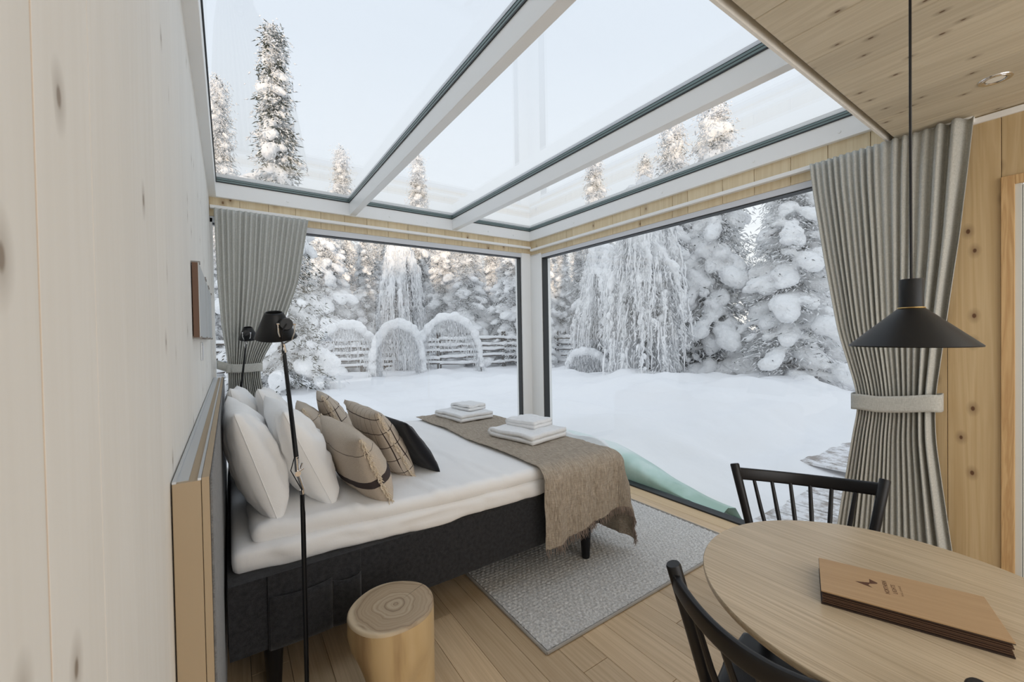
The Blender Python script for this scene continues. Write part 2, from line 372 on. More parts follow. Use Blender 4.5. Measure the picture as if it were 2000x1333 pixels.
def stump_mat(top):
    m, nt, b = mat('stump_end_grain' if top else 'stump_side')
    tc = nd(nt, 'ShaderNodeTexCoord')
    if top:
        n = nd(nt, 'ShaderNodeTexNoise', i_Scale=7.0, i_Detail=3.0); nt.links.new(tc.outputs['Object'], n.inputs['Vector'])
        sx = nd(nt, 'ShaderNodeSeparateXYZ'); nt.links.new(tc.outputs['Object'], sx.inputs[0])
        x = math_(nt, 'SUBTRACT', sx.outputs[0], 0.012); y = math_(nt, 'ADD', sx.outputs[1], 0.006)
        r = math_(nt, 'SQRT', math_(nt, 'ADD', math_(nt, 'MULTIPLY', x, x), math_(nt, 'MULTIPLY', y, y)))
        rr = math_(nt, 'ADD', r, math_(nt, 'MULTIPLY', n.outputs[0], 0.085))
        ring = nd(nt, 'ShaderNodeTexNoise', noise_dimensions='1D', i_Scale=70.0, i_Detail=3.0); nt.links.new(rr, ring.inputs['W'])
        c = ramp(nt, ring.outputs[0], [(0.32, (0.20, 0.135, 0.08)), (0.48, (0.38, 0.29, 0.19)), (0.72, (0.50, 0.41, 0.29))])
        big = ramp(nt, rr, [(0.06, 0.0), (0.13, 0.55)])
        c = mixc(nt, big, c, (0.33, 0.235, 0.14))
        rim = ramp(nt, r, [(0.148, 0.0), (0.158, 0.75)])
        c = mixc(nt, rim, c, (0.62, 0.50, 0.34))
        # one radial drying crack
        cr_ = math_(nt, 'LESS_THAN', math_(nt, 'ABSOLUTE', math_(nt, 'SUBTRACT', math_(nt, 'MULTIPLY', x, 0.45), y)), math_(nt, 'MULTIPLY', math_(nt, 'SUBTRACT', x, 0.02), 0.014))
        c = mixc(nt, cr_, c, (0.04, 0.025, 0.015))
        nt.links.new(c, b.inputs['Base Color'])
    else:
        mp = nd(nt, 'ShaderNodeMapping'); mp.inputs['Scale'].default_value = (7, 7, 1.2); nt.links.new(tc.outputs['Object'], mp.inputs[0])
        n = nd(nt, 'ShaderNodeTexNoise', i_Scale=1.0, i_Detail=5.0, i_Distortion=0.6); nt.links.new(mp.outputs[0], n.inputs['Vector'])
        nt.links.new(ramp(nt, n.outputs[0], [(0.3, (0.25, 0.15, 0.07)), (0.5, (0.52, 0.37, 0.19)), (0.75, (0.62, 0.47, 0.27))]), b.inputs['Base Color'])
    b.inputs['Roughness'].default_value = 0.45
    return m
M['stump_top'] = stump_mat(True); M['stump_side'] = stump_mat(False)

def snow_mat(name, col=(0.90, 0.905, 0.92), sc=9.0, st=0.25):
    m, nt, b = mat(name)
    tc = nd(nt, 'ShaderNodeTexCoord')
    n = nd(nt, 'ShaderNodeTexNoise', i_Scale=sc, i_Detail=6.0); nt.links.new(tc.outputs['Object'], n.inputs['Vector'])
    b.inputs['Base Color'].default_value = (*col, 1); b.inputs['Roughness'].default_value = 0.9; b.inputs['Specular IOR Level'].default_value = 0.1
    bump(nt, b, n.outputs[0], st, 0.08); return m
M['snow'] = snow_mat('snow', (0.965, 0.967, 0.972), 13.0, 0.55); M['snow_ground'] = snow_mat('ground_snow', (0.94, 0.94, 0.95), 1.6, 0.45)
def needle_mat(name, frost, green):
    m, nt, b = mat(name)
    tc = nd(nt, 'ShaderNodeTexCoord'); ge = nd(nt, 'ShaderNodeNewGeometry')
    n = nd(nt, 'ShaderNodeTexNoise', i_Scale=5.0, i_Detail=4.0); nt.links.new(tc.outputs['Object'], n.inputs['Vector'])
    k = ramp(nt, n.outputs[0], [(0.62-frost*0.4, 0.0), (0.70-frost*0.4, 1.0)])
    nt.links.new(mixc(nt, k, green, (0.96, 0.963, 0.97)), b.inputs['Base Color'])
    b.inputs['Roughness'].default_value = 0.9; b.inputs['Specular IOR Level'].default_value = 0.1; return m
M['needle'] = needle_mat('frosted_needles', 0.50, (0.075, 0.08, 0.07))
M['needle_green'] = needle_mat('green_needles', 0.35, (0.05, 0.058, 0.036))
M['twig_grey'] = needle_mat('grey_frosted_twigs', 0.92, (0.20, 0.195, 0.19))
M['twig'] = needle_mat('frosted_twigs', 1.05, (0.22, 0.21, 0.205))
M['bark'] = plain('spruce_bark', (0.10, 0.085, 0.075), 0.9)
def tinted_snow_mat():
    m, nt, b = mat('glass_tinted_snow')
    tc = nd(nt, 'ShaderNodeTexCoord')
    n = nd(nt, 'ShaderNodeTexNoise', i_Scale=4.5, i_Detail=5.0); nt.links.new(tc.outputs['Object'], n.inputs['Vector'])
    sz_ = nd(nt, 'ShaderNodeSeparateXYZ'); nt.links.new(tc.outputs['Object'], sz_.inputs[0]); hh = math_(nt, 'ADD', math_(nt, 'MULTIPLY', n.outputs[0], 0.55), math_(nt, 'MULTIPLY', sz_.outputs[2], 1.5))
    nt.links.new(ramp(nt, hh, [(0.3, (0.36, 0.54, 0.46)), (0.5, (0.56, 0.74, 0.68)), (0.68, (0.82, 0.90, 0.88))]), b.inputs['Base Color'])  # green cast of the glass put into the snow colour, paler towards the top
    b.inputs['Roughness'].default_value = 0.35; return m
M['tinted_snow'] = tinted_snow_mat()
def deck_mat():
    m, nt, b = mat('snow_dusted_deck')
    tc = nd(nt, 'ShaderNodeTexCoord'); oi = nd(nt, 'ShaderNodeObjectInfo')
    n = nd(nt, 'ShaderNodeTexNoise', i_Scale=3.0, i_Detail=8.0, i_Roughness=0.75); 
    ad = nd(nt, 'ShaderNodeVectorMath', operation='ADD'); nt.links.new(tc.outputs['Object'], ad.inputs[0]); nt.links.new(oi.outputs['Random'], ad.inputs[1])
    nt.links.new(ad.outputs[0], n.inputs['Vector'])
    nt.links.new(ramp(nt, n.outputs[0], [(0.42, (0.36, 0.32, 0.295)), (0.54, (0.86, 0.86, 0.88))]), b.inputs['Base Color'])
    b.inputs['Roughness'].default_value = 0.9; return m
M['deck'] = deck_mat()

XL, XR, YB, ZC, YC = -0.108, 3.12, 4.12, 2.503, 0.715   # left wall, right wall, back wall, ceiling height, ceiling front edge
ZF = 2.607                                                 # underside of the white roof frame
YR = -2.2                                                  # rear wall
_pm = {}
def plank(parent, size, loc, m, name='plank', bev=0.0015):
    """one board (own object, mesh shared between alike boards)."""
    key = (name, tuple(round(s, 4) for s in size), m.name)
    if key not in _pm:
        h = [s/2 for s in size]; mb = MB().box([-a for a in h], h); me = mb.mesh(name, m, False)
        bm = bmesh.new(); bm.from_mesh(me)
        if bev: bmesh.ops.bevel(bm, geom=bm.edges[:], offset=bev, segments=1, affect='EDGES')
        bm.to_mesh(me); bm.free()
        _pm[key] = me
    return link(name, _pm[key], parent, loc)

random.seed(7)
# ------------------------------------------------------------------ floor
fl = MB().box((XL-0.1, YR, -0.10), (XR+0.1, YB+0.1, -0.019)).build('floor', M['gasket'], smooth=False)
struct(fl, 'oak parquet floor under the bed and the rug', 'floor')
pw = 0.1465; x = XL+0.01; row = 0
while x < 2.97:
    y = YR + random.uniform(-1.2, 0.0)
    w = min(pw, 2.978-x)
    while y < YB-0.02:
        L = random.choice((0.9, 1.2, 1.5, 1.8)); a, b = max(y, YR), min(y+L, YB-0.02)
        if b-a > 0.05: plank(fl, (w-0.0016, round(b-a-0.0016, 3), 0.018), (x+w/2, (a+b)/2, -0.009), M['oak_floor'], bev=0.001)
        y += L
    x += pw
plank(fl, (0.135, YB-YC+0.3, 0.018), (3.048, (YB+YC-0.3)/2, -0.009), M['sill'], 'sill_board', 0.001)

# ------------------------------------------------------------------ left wall
wl = MB().box((XL-0.16, YR, -0.1), (XL-0.0004, YB+0.15, 2.95)).build('wall_left', M['casing'], smooth=False)
struct(wl, 'whitewashed pine wall of upright boards behind the headboard', 'wall')
y = 0.423-0.148*18
while y < YB:
    a, b = max(y, YR), min(y+0.148, YB+0.1)
    gap = 0.0030 if abs(y-0.423) < 0.01 or abs(b-0.423) < 0.01 else 0.0004
    if b-a > 0.02: plank(wl, (0.022, b-a-gap, ZF+0.2), (XL-0.011, (a+b)/2, (ZF+0.2)/2), M['pine_white'], bev=0)
    y += 0.148
# ------------------------------------------------------------------ back wall lintel, right wall, rear wall
wb = MB().box((XL, YB+0.022, 2.455), (XR+0.16, YB+0.16, ZF+0.12)).build('wall_back', M['pine'], smooth=False)
struct(wb, 'narrow pine lintel above the back window', 'wall')
x = XL
while x < XR+0.1:
    b = min(x+0.207, XR+0.12)
    plank(wb, (b-x-0.002, 0.022, 0.155), ((x+b)/2, YB+0.011, 2.5325), M['pine_x_lit']); x += 0.207
wr = MB().box((XR+0.022, YR, 2.43), (XR+0.16, YB+0.16, ZF+0.12)).box((XR+0.022, YR, -0.1), (XR+0.16, -0.75, 2.43)).box((XR+0.022, 0.26, -0.1), (XR+0.16, 0.62, 2.43)).build('wall_right', M['pine'], smooth=False)
struct(wr, 'pine wall beside the white door and above the side window', 'wall')
for a, b in ((YB, 3.45), (3.45, 3.36), (3.36, 2.78), (2.78, 2.45), (2.45, 2.12), (2.12, 1.98), (1.98, 1.69), (1.69, 1.46), (1.46, 1.228), (1.228, 1.02), (1.02, 0.811)):
    plank(wr, (0.022, a-b-0.003, 0.19), (XR+0.011, (a+b)/2, 2.515), M['pine_lintel_lit'])
for a, b in ((0.811, 0.62),):
    plank(wr, (0.022, a-b-0.003, 0.30), (XR+0.011, (a+b)/2, 2.57), M['pine_lintel_lit'])
for a, b in ((0.62, 0.50), (0.50, 0.315)):
    plank(wr, (0.022, a-b-0.002, 2.60), (XR+0.011, (a+b)/2, 1.30), M['pine'])
for a, b in ((0.315, 0.10), (0.10, -0.1), (-0.1, -0.3), (-0.3, -0.5), (-0.5, -0.7)):
    plank(wr, (0.022, a-b-0.002, 0.40), (XR+0.011, (a+b)/2, 2.37), M['pine'])
for k in range(7):
    plank(wr, (0.022, 0.206, 2.60), (XR+0.011, -0.80-0.207*k, 1.30), M['pine'])
we = MB().box((XL-0.1, YR-0.15, -0.1), (XR+0.1, YR, 2.6)).build('wall_rear', M['pine_white'], smooth=False)
struct(we, 'pale rear wall of the cabin room', 'wall')
# ------------------------------------------------------------------ ceiling
ce = MB().box((XL, YR, ZC+0.02), (XR+0.12, YC-0.02, 2.95)).build('ceiling', M['pine_ceiling'], smooth=False)
struct(ce, 'knotty pine board ceiling over the dining corner', 'ceiling')
xs = [2.528+0.207*k for k in range(-14, 4)]
for x in xs:
    a, b = max(x, XL+0.004), min(x+0.207, XR-0.004)
    if b-a > 0.03: plank(ce, (b-a-0.003, YC-YR-0.02, 0.02), ((a+b)/2, (YC+YR)/2-0.012, ZC+0.01), M['pine_ceiling'], bev=0.003)
fb = MB().box((XL, YC+0.002, ZC-0.004), (XR, YC+0.013, 2.80)).build('edge_board', M['pine_white'], ce, smooth=False)
t2 = MB().box((XR-0.012, YR, 2.468), (XR+0.001, 0.70, 2.498)).build('trim_2', M['rail_white'], bevel=0.002)
struct(t2, 'white trim strip where the pine ceiling meets the pine wall', 'trim')

# ------------------------------------------------------------------ glass roof (window_3)
wf = bpy.data.objects.new('window_3', None); C.objects.link(wf); struct(wf, 'glass roof over the bed in a white frame', 'window')
ZG, ZT = 2.728, 2.765
def frame_piece(name, lo, hi): return MB().box(lo, hi).build(name, M['white_paint'], wf, smooth=False, bevel=0.003)
frame_piece('frame', (XL, YB-0.03, ZF), (XR, YB+0.16, ZG))
frame_piece('frame', (XR-0.03, YC+0.02, ZF), (XR+0.16, YB-0.03, ZG))
frame_piece('frame', (XL-0.06, YC+0.02, ZF), (-0.060, YB-0.03, ZG))
frame_piece('mullion', (0.966, YC+0.02, ZF+0.004), (1.024, YB-0.03, ZG))
frame_piece('mullion', (2.036, YC+0.02, ZF+0.004), (2.094, YB-0.03, ZG))
bays = ((-0.060, 0.966), (1.024, 2.036), (2.094, XR-0.03))
for a, b in bays:
    y0, y1 = YC+0.02, YB-0.03
    ed = MB()
    for (lo, hi) in (((a-0.012, y0, ZG+0.003), (a+0.004, y1, ZG+0.035)), ((b-0.004, y0, ZG+0.003), (b+0.012, y1, ZG+0.035)), ((a, y1-0.004, ZG+0.003), (b, y1+0.012, ZG+0.035))):
        ed.box(lo, hi)
    ed.build('pane_edge', M['spacer'], wf, smooth=False)
    gk = MB()
    for z0, z1 in ((ZG-0.004, ZG+0.004), (ZG+0.017, ZG+0.020), (ZG+0.034, ZG+0.037)):
        gk.box((a-0.012, y0, z0), (a+0.0055, y1, z1)).box((b-0.0055, y0, z0), (b+0.012, y1, z1)).box((a, y1-0.0055, z0), (b, y1+0.012, z1))
    gk.build('gasket', M['gasket'], wf, smooth=False)
    MB().box((a-0.01, y0, ZG+0.020), (b+0.01, y1+0.01, ZG+0.030)).build('pane', M['roof_glass'], wf, smooth=False)
# outer caps that hold the panes down
MB().box((XL-0.06, YB-0.01, ZG+0.037), (XR+0.16, YB+0.16, ZG+0.075)).build('cap', M['white_paint'], wf, smooth=False)
MB().box((XR-0.01, YC, ZG+0.037), (XR+0.16, YB-0.01, ZG+0.075)).build('cap', M['white_paint'], wf, smooth=False)
for x in (0.995, 2.065): MB().box((x-0.03, YC, ZG+0.037), (x+0.03, YB-0.01, ZG+0.06)).build('cap', M['grey_frame'], wf, smooth=False)
MB().box((XL-0.06, YC, ZG+0.037), (-0.07, YB-0.01, ZG+0.075)).build('cap', M['white_paint'], wf, smooth=False)
bolt = MB().lathe([(0.0, 0.004), (0.008, 0.003), (0.009, 0.0)], 12, cap=False).mesh('screw_cap', M['white_paint'])
for x in (0.45, 1.35, 1.75, 2.5, 2.85):
    o = link('screw_cap', bolt, wf, (x, YB-0.031, ZF+0.045)); o.rotation_euler = (PI/2, 0, 0)
for y in (3.3, 2.2, 1.45, 0.95):
    o = link('screw_cap', bolt, wf, (XR-0.031, y, ZF+0.045)); o.rotation_euler = (0, -PI/2, 0)

# ------------------------------------------------------------------ windows
w1 = bpy.data.objects.new('window_1', None); C.objects.link(w1); struct(w1, 'back picture window behind the bed', 'window')
MB().box((XL, YB+0.005, 2.405), (2.985, YB+0.11, 2.470)).build('frame_head', M['grey_frame'], w1, smooth=False, bevel=0.002)
MB().box((XL, YB+0.02, 2.398), (2.985, YB+0.09, 2.406)).build('gasket', M['gasket'], w1, smooth=False)
MB().box((2.973, YB+0.02, 0.0), (2.986, YB+0.09, 2.405)).build('gasket', M['gasket'], w1, smooth=False)
MB().box((XL, YB+0.0, -0.02), (2.985, YB+0.11, 0.02)).build('frame_sill', M['gasket'], w1, smooth=False)
MB().box((XL-0.02, YB+0.005, 0.0), (XL+0.018, YB+0.11, 2.44)).build('frame_jamb', M['white_paint'], w1, smooth=False)
MB().box((XL+0.01, YB+0.05, 0.02), (2.98, YB+0.056, 2.40)).build('pane', M['glass'], w1, smooth=False)
w2 = bpy.data.objects.new('window_2', None); C.objects.link(w2); struct(w2, 'wide side window from floor to lintel facing the snowy yard', 'window')
MB().box((XR+0.005, 0.62, 2.378), (XR+0.11, 3.90, 2.440)).build('frame_head', M['grey_frame'], w2, smooth=False, bevel=0.002)
MB().box((XR+0.015, 0.62, 2.371), (XR+0.09, 3.90, 2.380)).build('gasket', M['gasket'], w2, smooth=False)
MB().box((XR+0.01, 3.893, 0.0), (XR+0.09, 3.908, 2.38)).build('gasket', M['gasket'], w2, smooth=False)
MB().box((XR-0.003, 0.62, -0.02), (XR+0.03, 3.90, 0.012)).box((XR+0.04, 0.62, -0.05), (XR+0.10, 3.90, 0.006)).build('frame_sill', M['gasket'], w2, smooth=False)
MB().box((XR+0.05, 0.62, 0.006), (XR+0.056, 3.90, 2.38)).build('pane', M['glass'], w2, smooth=False)
MB().box((XR+0.005, 0.60, 0.0), (XR+0.11, 0.645, 2.44)).build('frame_jamb', M['grey_frame'], w2, smooth=False)
t1 = MB().box((2.985, YB, -0.02), (XR, YB+0.14, 2.462)).box((XR, 3.905, -0.02), (XR+0.14, YB+0.14, 2.44)).build('trim_1', M['white_paint'], smooth=False, bevel=0.003)
struct(t1, 'white corner post between the back window and the side window', 'post')
# curtain rails
r1 = MB().box((XL+0.005, YB-0.040, 2.510), (XR-0.02, YB-0.001, 2.536)).build('curtain_rail', M['rail_white'], smooth=False, bevel=0.002)
tag(r1, 'white curtain rail along the lintel of the back window', 'rail')
r2 = MB().box((XR-0.040, 0.40, 2.478), (XR-0.001, YB-0.045, 2.504)).build('curtain_rail', M['rail_white'], smooth=False, bevel=0.002)
tag(r2, 'white curtain rail along the lintel of the wide side window', 'rail')
# ------------------------------------------------------------------ door
dr = bpy.data.objects.new('door_1', None); C.objects.link(dr); struct(dr, 'white door in a warm pine casing at the edge of the picture', 'door')
MB().box((XR-0.016, 0.272, 0), (XR+0.01, 0.315, 2.175)).build('casing', M['casing'], dr, smooth=False, bevel=0.002)
MB().box((XR-0.016, -0.735, 2.132), (XR+0.01, 0.272, 2.175)).build('casing', M['casing'], dr, smooth=False, bevel=0.002)
MB().box((XR-0.004, 0.252, 0), (XR+0.06, 0.272, 2.132)).build('jamb', M['door_white'], dr, smooth=False)
MB().box((XR+0.02, -0.735, 0), (XR+0.06, 0.250, 2.130)).build('door_leaf', M['door_white'], dr, smooth=False)

# ================================================================== furniture and soft goods
def set_uv(me, uv):
    l = me.uv_layers.new(name='UVMap')
    idx = np.empty(len(me.loops), np.int32); me.loops.foreach_get('vertex_index', idx)
    l.data.foreach_set('uv', np.array(uv, np.float32)[idx].ravel())

# ------------------------------------------------------------------ bed
bed = thing('bed', 'double bed on a charcoal upholstered base with a fitted white sheet', 'bed', (0, 0, 0))
rbox((-0.03, 1.91, 0.205), (2.03, 3.70, 0.505), 0.014, (24, 20, 6), lambda p: (p[0], p[1]+0.004*N(p[0]*4, p[2]*6, 3), p[2])).build('base', M['charcoal'], bed, angle=60)
for x, y in ((0.125, 1.965), (1.865, 1.925), (0.125, 3.62), (1.865, 3.62)):
    z0 = 0.012 if x > 1 else 0.0
    MB().lathe([(0.024, z0), (0.026, z0+0.004), (0.037, 0.206)], 20, (x, y, 0)).build('leg', M['black_wood'], bed)
def skew(p, k): return k*max(0, 1-p[0]/0.9)*max(0, (3.7-p[1])/1.8)
def f_sheet(p):
    x, y, z = p
    w = 0.012*N(x*3.2, y*3.2, 1.0)+0.006*N(x*9, y*9, z*9)
    dz = (-0.022*max(0, N(x*2.3, 5.0, 0.3)+0.3)-0.008*N(x*9, 2.0, 0.5)) if z < 0.53 else 0.0
    w += 0.010*(1-min(1, abs(N(x*5+z*6, z*9, 3.0))*5))
    return (x, y+skew(p, 0.08)+w, z+dz+0.006*N(x*4, y*4, 7))
rbox((-0.012, 1.895, 0.505), (2.045, 3.712, 0.600), 0.035, (70, 50, 8), f_sheet).build('mattress', M['sheet'], bed, angle=180)
# pocket organiser hung on the bed side
cad = thing('bed_caddy', 'charcoal felt pocket organiser hanging on the side of the bed', 'organiser', (0.28, 1.90, 0.21))
MB().box((-0.175, -0.003, 0.0), (0.183, 0.004, 0.30)).build('back_panel', M['charcoal'], cad, smooth=False, bevel=0.002)
def pocket(x0, x1, z1):
    P = []
    for i in range(13):
        u = i/12; row = []
        for j in range(9):
            v = j/8; bul = 0.016*math.sin(PI*u)**0.6*(0.35+0.65*v)
            row.append((x0+(x1-x0)*u, -0.005-bul, z1*v-0.006*math.sin(PI*u)*v))
        P.append(row)
    return MB().grid(P).build('pocket', M['charcoal'], cad, solid=0.004)
pocket(-0.17, 0.062, 0.215); pocket(0.064, 0.181, 0.20)

def f_duvet(p):
    x, y, z = p
    w = 0.016*N(x*2.0, y*2.0, 4.0)+0.007*N(x*7, y*5, 2.0)
    top = max(0.0, (z-0.60)/0.07); cr = 1-min(1, max(0, (x-1.25)/0.2))
    return (x+0.01*N(y*5, z*9, 1), y+skew(p, 0.11)+w*0.8, z+top*(0.010*(0.4+0.6*cr)*N(x*1.9, y*1.9, 9.0)+0.006*(0.3+0.7*cr)*N(x*7, y*3.2, 2.0)+cr*(0.010*(1-min(1, abs(N(x*2.6+0.4*y, y*1.1, 5.0))*8))+0.007*(1-min(1, abs(N(x*6, y*1.6, 15.0))*6)))))
dv = rbox((0.055, 1.905, 0.588), (2.055, 3.715, 0.668), 0.04, (110, 90, 8), f_duvet).build('duvet', M['sheet'], angle=180)
tag(dv, 'white cotton duvet spread flat over the bed', 'duvet')

# ------------------------------------------------------------------ headboard
hb = thing('headboard', 'long tan box headboard with a grey padded front along the pale pine wall', 'headboard', (XL, 1.11, 0))
L = 2.96
MB().box((0.003, 0, 0), (0.0515, L, 1.150)).build('body', M['tan'], hb, smooth=False, bevel=0.001)
MB().box((0.0525, 0, 0), (0.066, L, 1.155)).build('front_board', M['tan'], hb, smooth=False, bevel=0.001)
MB().box((0.003, 0, 1.150), (0.010, L, 1.155)).box((0.010, 0.012, 1.1495), (0.030, L, 1.1515)).box((0.046, 0, 1.150), (0.052, L, 1.155)).build('top_channel', M['alu'], hb, smooth=False)
MB().box((0.066, 0.006, 0.03), (0.071, L, 1.150)).build('padded_front', M['grey_up'], hb, smooth=False, bevel=0.002)
MB().box((0.066, 0.004, 0.0), (0.078, 0.03, 0.21)).build('bracket', M['alu'], hb, smooth=False)

# ------------------------------------------------------------------ pillows
def pillow_mesh(w, h, t, seed, pinch=0.05, n=34, sag=0.2, name='pillow', m=None, wr=0.006):
    front, back = [], []
    for i in range(n+1):
        u = -1+2*i/n; u = math.copysign(abs(u)**0.8, u); fr, bk = [], []
        for j in range(n+1):
            v = -1+2*j/n; v = math.copysign(abs(v)**0.8, v)
            x = w/2*u*(1-pinch*(1-v*v)); y = h/2*v*(1-pinch*(1-u*u))
            k = max(0, (1-u**2)*(1-v**2))**0.42*(1-sag*v)
            e = 1-max(abs(u), abs(v))**6
            nz = wr*(N(x*9+seed, y*9, seed)+0.6*N(x*22, y*22+seed, 2))*e
            nz += wr*1.1*max(0, 1-abs(N(x*6+seed, y*3.2+0.4*x, seed+5))*5)*e
            z = t/2*k
            # creases that run in from the corners
            cr = 0.009*math.sin(30*(abs(u)-abs(v))+seed)*max(0, abs(u)*abs(v)-0.35)*e
            y2 = y - 0.012*sag*(1-u*u)
            fr.append((x, y2, z+nz+cr)); bk.append((x, y2, -z*0.9+nz*0.5))
        front.append(fr); back.append(bk)
    mb = MB(); mb.grid(front); mb.grid([r[::-1] for r in back])
    me = mb.mesh(name, m, False)
    bm = bmesh.new(); bm.from_mesh(me); bmesh.ops.remove_doubles(bm, verts=bm.verts, dist=2e-4); bm.to_mesh(me); bm.free()
    fin(me, 180); return me
def lean(o, x, y, z, tilt, h, yaw=0.0, roll=0.0):
    th = math.radians(tilt)
    R = Matrix(((0, -math.sin(th), math.cos(th)), (1, 0, 0), (0, math.cos(th), math.sin(th)))).to_4x4()
    c = Vector((x, y, z))+Vector((-math.sin(th), 0, math.cos(th)))*h/2
    o.matrix_world = Matrix.Translation(c) @ Matrix.Rotation(math.radians(yaw), 4, 'Z') @ R @ Matrix.Rotation(math.radians(roll), 4, 'Z')
def fringe_mb(w, h, seed, pinch=0.05):
    rg = random.Random(seed); mb = MB()
    for side in (-1, 1):
        for k in range(150):
            v = rg.uniform(-0.97, 0.97); x = side*w/2*(1-pinch*(1-v*v)); y = h/2*v
            p = Vector((x-side*0.003, y, rg.uniform(-.003, .003))); L = rg.uniform(0.012, 0.036)
            d = Vector((side*1.0, rg.uniform(-1.1, 0.6), rg.uniform(-0.8, 0.8))).normalized()
            e = Vector((side*0.4, -1, rg.uniform(-0.6, 0.6))).normalized()
            mb.tube([p, p+d*L*0.6, p+d*L*0.6+e*L*0.5], [0.0026, 0.0022, 0.0012], 4)
    return mb
ZB = 0.668
def white_pillow(seed, x, y, tilt, label, yaw=0, roll=0):
    o = link('pillow', pillow_mesh(0.60, 0.52, 0.22, seed, 0.045, m=M['pillowcase'], wr=0.017))
    tag(o, label, 'pillow', 'white pillows at the head of the bed'); lean(o, x, y, ZB-0.012, tilt, 0.52, yaw, roll)
    s = MB()   # raised side seam
    s.tube([(-0.30*(1-0.045*(1-v*v)), 0.26*v, 0) for v in np.linspace(-0.97, 0.97, 20)], 0.0022, 6); s.build('side_seam', M['pillowcase'], o)
    return o
white_pillow(3, 0.150, 2.34, 17, 'white pillow propped on the headboard behind the lamp pole, nearest the stump', 2, 1)
white_pillow(11, 0.125, 3.04, 12, 'white pillow propped on the headboard at the window side', -3, -4)
white_pillow(19, 0.375, 2.37, 23, 'white pillow of the second row standing directly behind the striped cushion', 3, 1)
white_pillow(27, 0.335, 3.06, 20, 'white pillow of the second row on the window side of the bed', -4, -5)
def cushion(kind, label, seed, w, h, t, x, y, tilt, yaw=0, roll=0):
    m = M['cush_grid'] if kind == 'grid' else M['cush_stripe']
    o = link('cushion', pillow_mesh(w, h, t, seed, 0.05, m=m, wr=0.007, sag=0.22))
    tag(o, label, 'cushion', 'linen cushions on the bed'); lean(o, x, y, ZB-0.008, tilt, h, yaw, roll)
    f = fringe_mb(w, h, seed).build('fringe', M['fringe_cream'], o); f['kind'] = 'stuff'; f['label'] = 'frayed cream fringe'
    return o
cushion('stripe', 'beige linen cushion with one dark stripe lying nearest the edge of the bed', 5, 0.60, 0.38, 0.21, 0.600, 2.25, 24, 5, 3)
cushion('stripe', 'beige striped linen cushion half hidden behind the white pillows', 8, 0.60, 0.40, 0.19, 0.53, 3.00, 24, -3, -3)
cushion('grid', 'checked beige linen cushion with frayed edge leaning against the black cushion', 14, 0.50, 0.46, 0.18, 0.815, 2.44, 28, 5, 2)
cushion('grid', 'checked beige linen cushion at the window side, partly hidden by its twin', 21, 0.50, 0.46, 0.17, 0.71, 3.12, 26, -4, -3)
o = link('cushion', pillow_mesh(0.46, 0.38, 0.10, 31, 0.03, m=M['black_fabric'], wr=0.006))
tag(o, 'flat black cushion at the front of the cushion row', 'cushion'); lean(o, 0.965, 2.41, ZB-0.006, 33, 0.38, 6, 0)

# ------------------------------------------------------------------ throw
X0, XF, YF, YN, ZTOP = 1.455, 2.055, 3.76, 1.905, 0.688
def drop(t, rho=0.085):
    if t < rho*PI/2: return rho*math.sin(t/rho), rho*(1-math.cos(t/rho))
    return rho, rho+(t-rho*PI/2)
def throw_pt(a, b):
    e = a-(XF-X0); d = b-(YF-YN)
    x = X0+min(a, XF-X0); y = YF-min(b, YF-YN)
    wav = 0.055*N(y*1.5, 3.3, 0.2)*(1-min(1, a/0.25)) if d <= 0 else 0.0
    x += wav
    z = ZTOP+0.006*N(x*6, y*6, 8.0)+0.005*N(x*16, y*5, 2.0)+0.0045*N(x*26, y*60, 1.0)
    if e <= 0 and d <= 0: return (x, y, z)
    rr = (max(e, 0)**4+max(d, 0)**4)**0.25; phi = math.atan2(max(d, 0), max(e, 0))
    h, dz = drop(rr)
    k = min(1, rr/0.25)
    fl = h+rr*0.14*math.sin(2*phi)**2+k*(0.009*math.sin(a*34+b*2)+0.007*N(a*18, b*5, 4)+0.010*N(a*55, b*6, 6)+0.005*N(a*120, b*14, 2))*(1 if e <= 0 else 0.5)+0.02*k*rr
    return (x+math.cos(phi)*fl, y-math.sin(phi)*fl, max(z-dz, 0.026))
NA, NBk = 190, 190
P, UV = [], []
dm = lambda a: 0.515-0.105*min(1, a/0.60)
for i in range(NA+1):
    a = (XF-X0+0.64)*i/NA; row = []
    for j in range(NBk+1):
        t = j/NBk; b = (YF-YN)*min(1, t/0.55) if t < 0.55 else (YF-YN)+dm(a)*(t-0.55)/0.45
        row.append(throw_pt(a, b)); UV.append((a, b))
    P.append(row)
tmb = MB().grid(P); me = tmb.mesh('throw_blanket', M['throw'], True, 180); set_uv(me, UV)
th = link('throw_blanket', me, solid=0.004)
tag(th, 'beige crinkled muslin throw across the foot of the bed, corner hanging to the rug', 'throw')
rg = random.Random(3); fr = MB()
for k in range(420):
    a = rg.uniform(0, XF-X0+0.64); b = (YF-YN)+dm(a)-0.004
    p = Vector(throw_pt(a, b)); L = rg.uniform(0.03, 0.065); d = Vector((rg.uniform(-.35, .35), rg.uniform(-.5, .25), -1)).normalized()
    q = p+d*L*0.6; r_ = q+Vector((rg.uniform(-.6, .6), rg.uniform(-.4, .4), -1)).normalized()*L*0.4
    for s_ in (q, r_): s_.z = max(s_.z, 0.018)
    fr.tube([p, q, r_], [0.0022, 0.0018, 0.0008], 4)
f = fr.build('fringe', M['fringe_throw'], th); f['kind'] = 'stuff'; f['label'] = 'frayed grey-brown fringe'

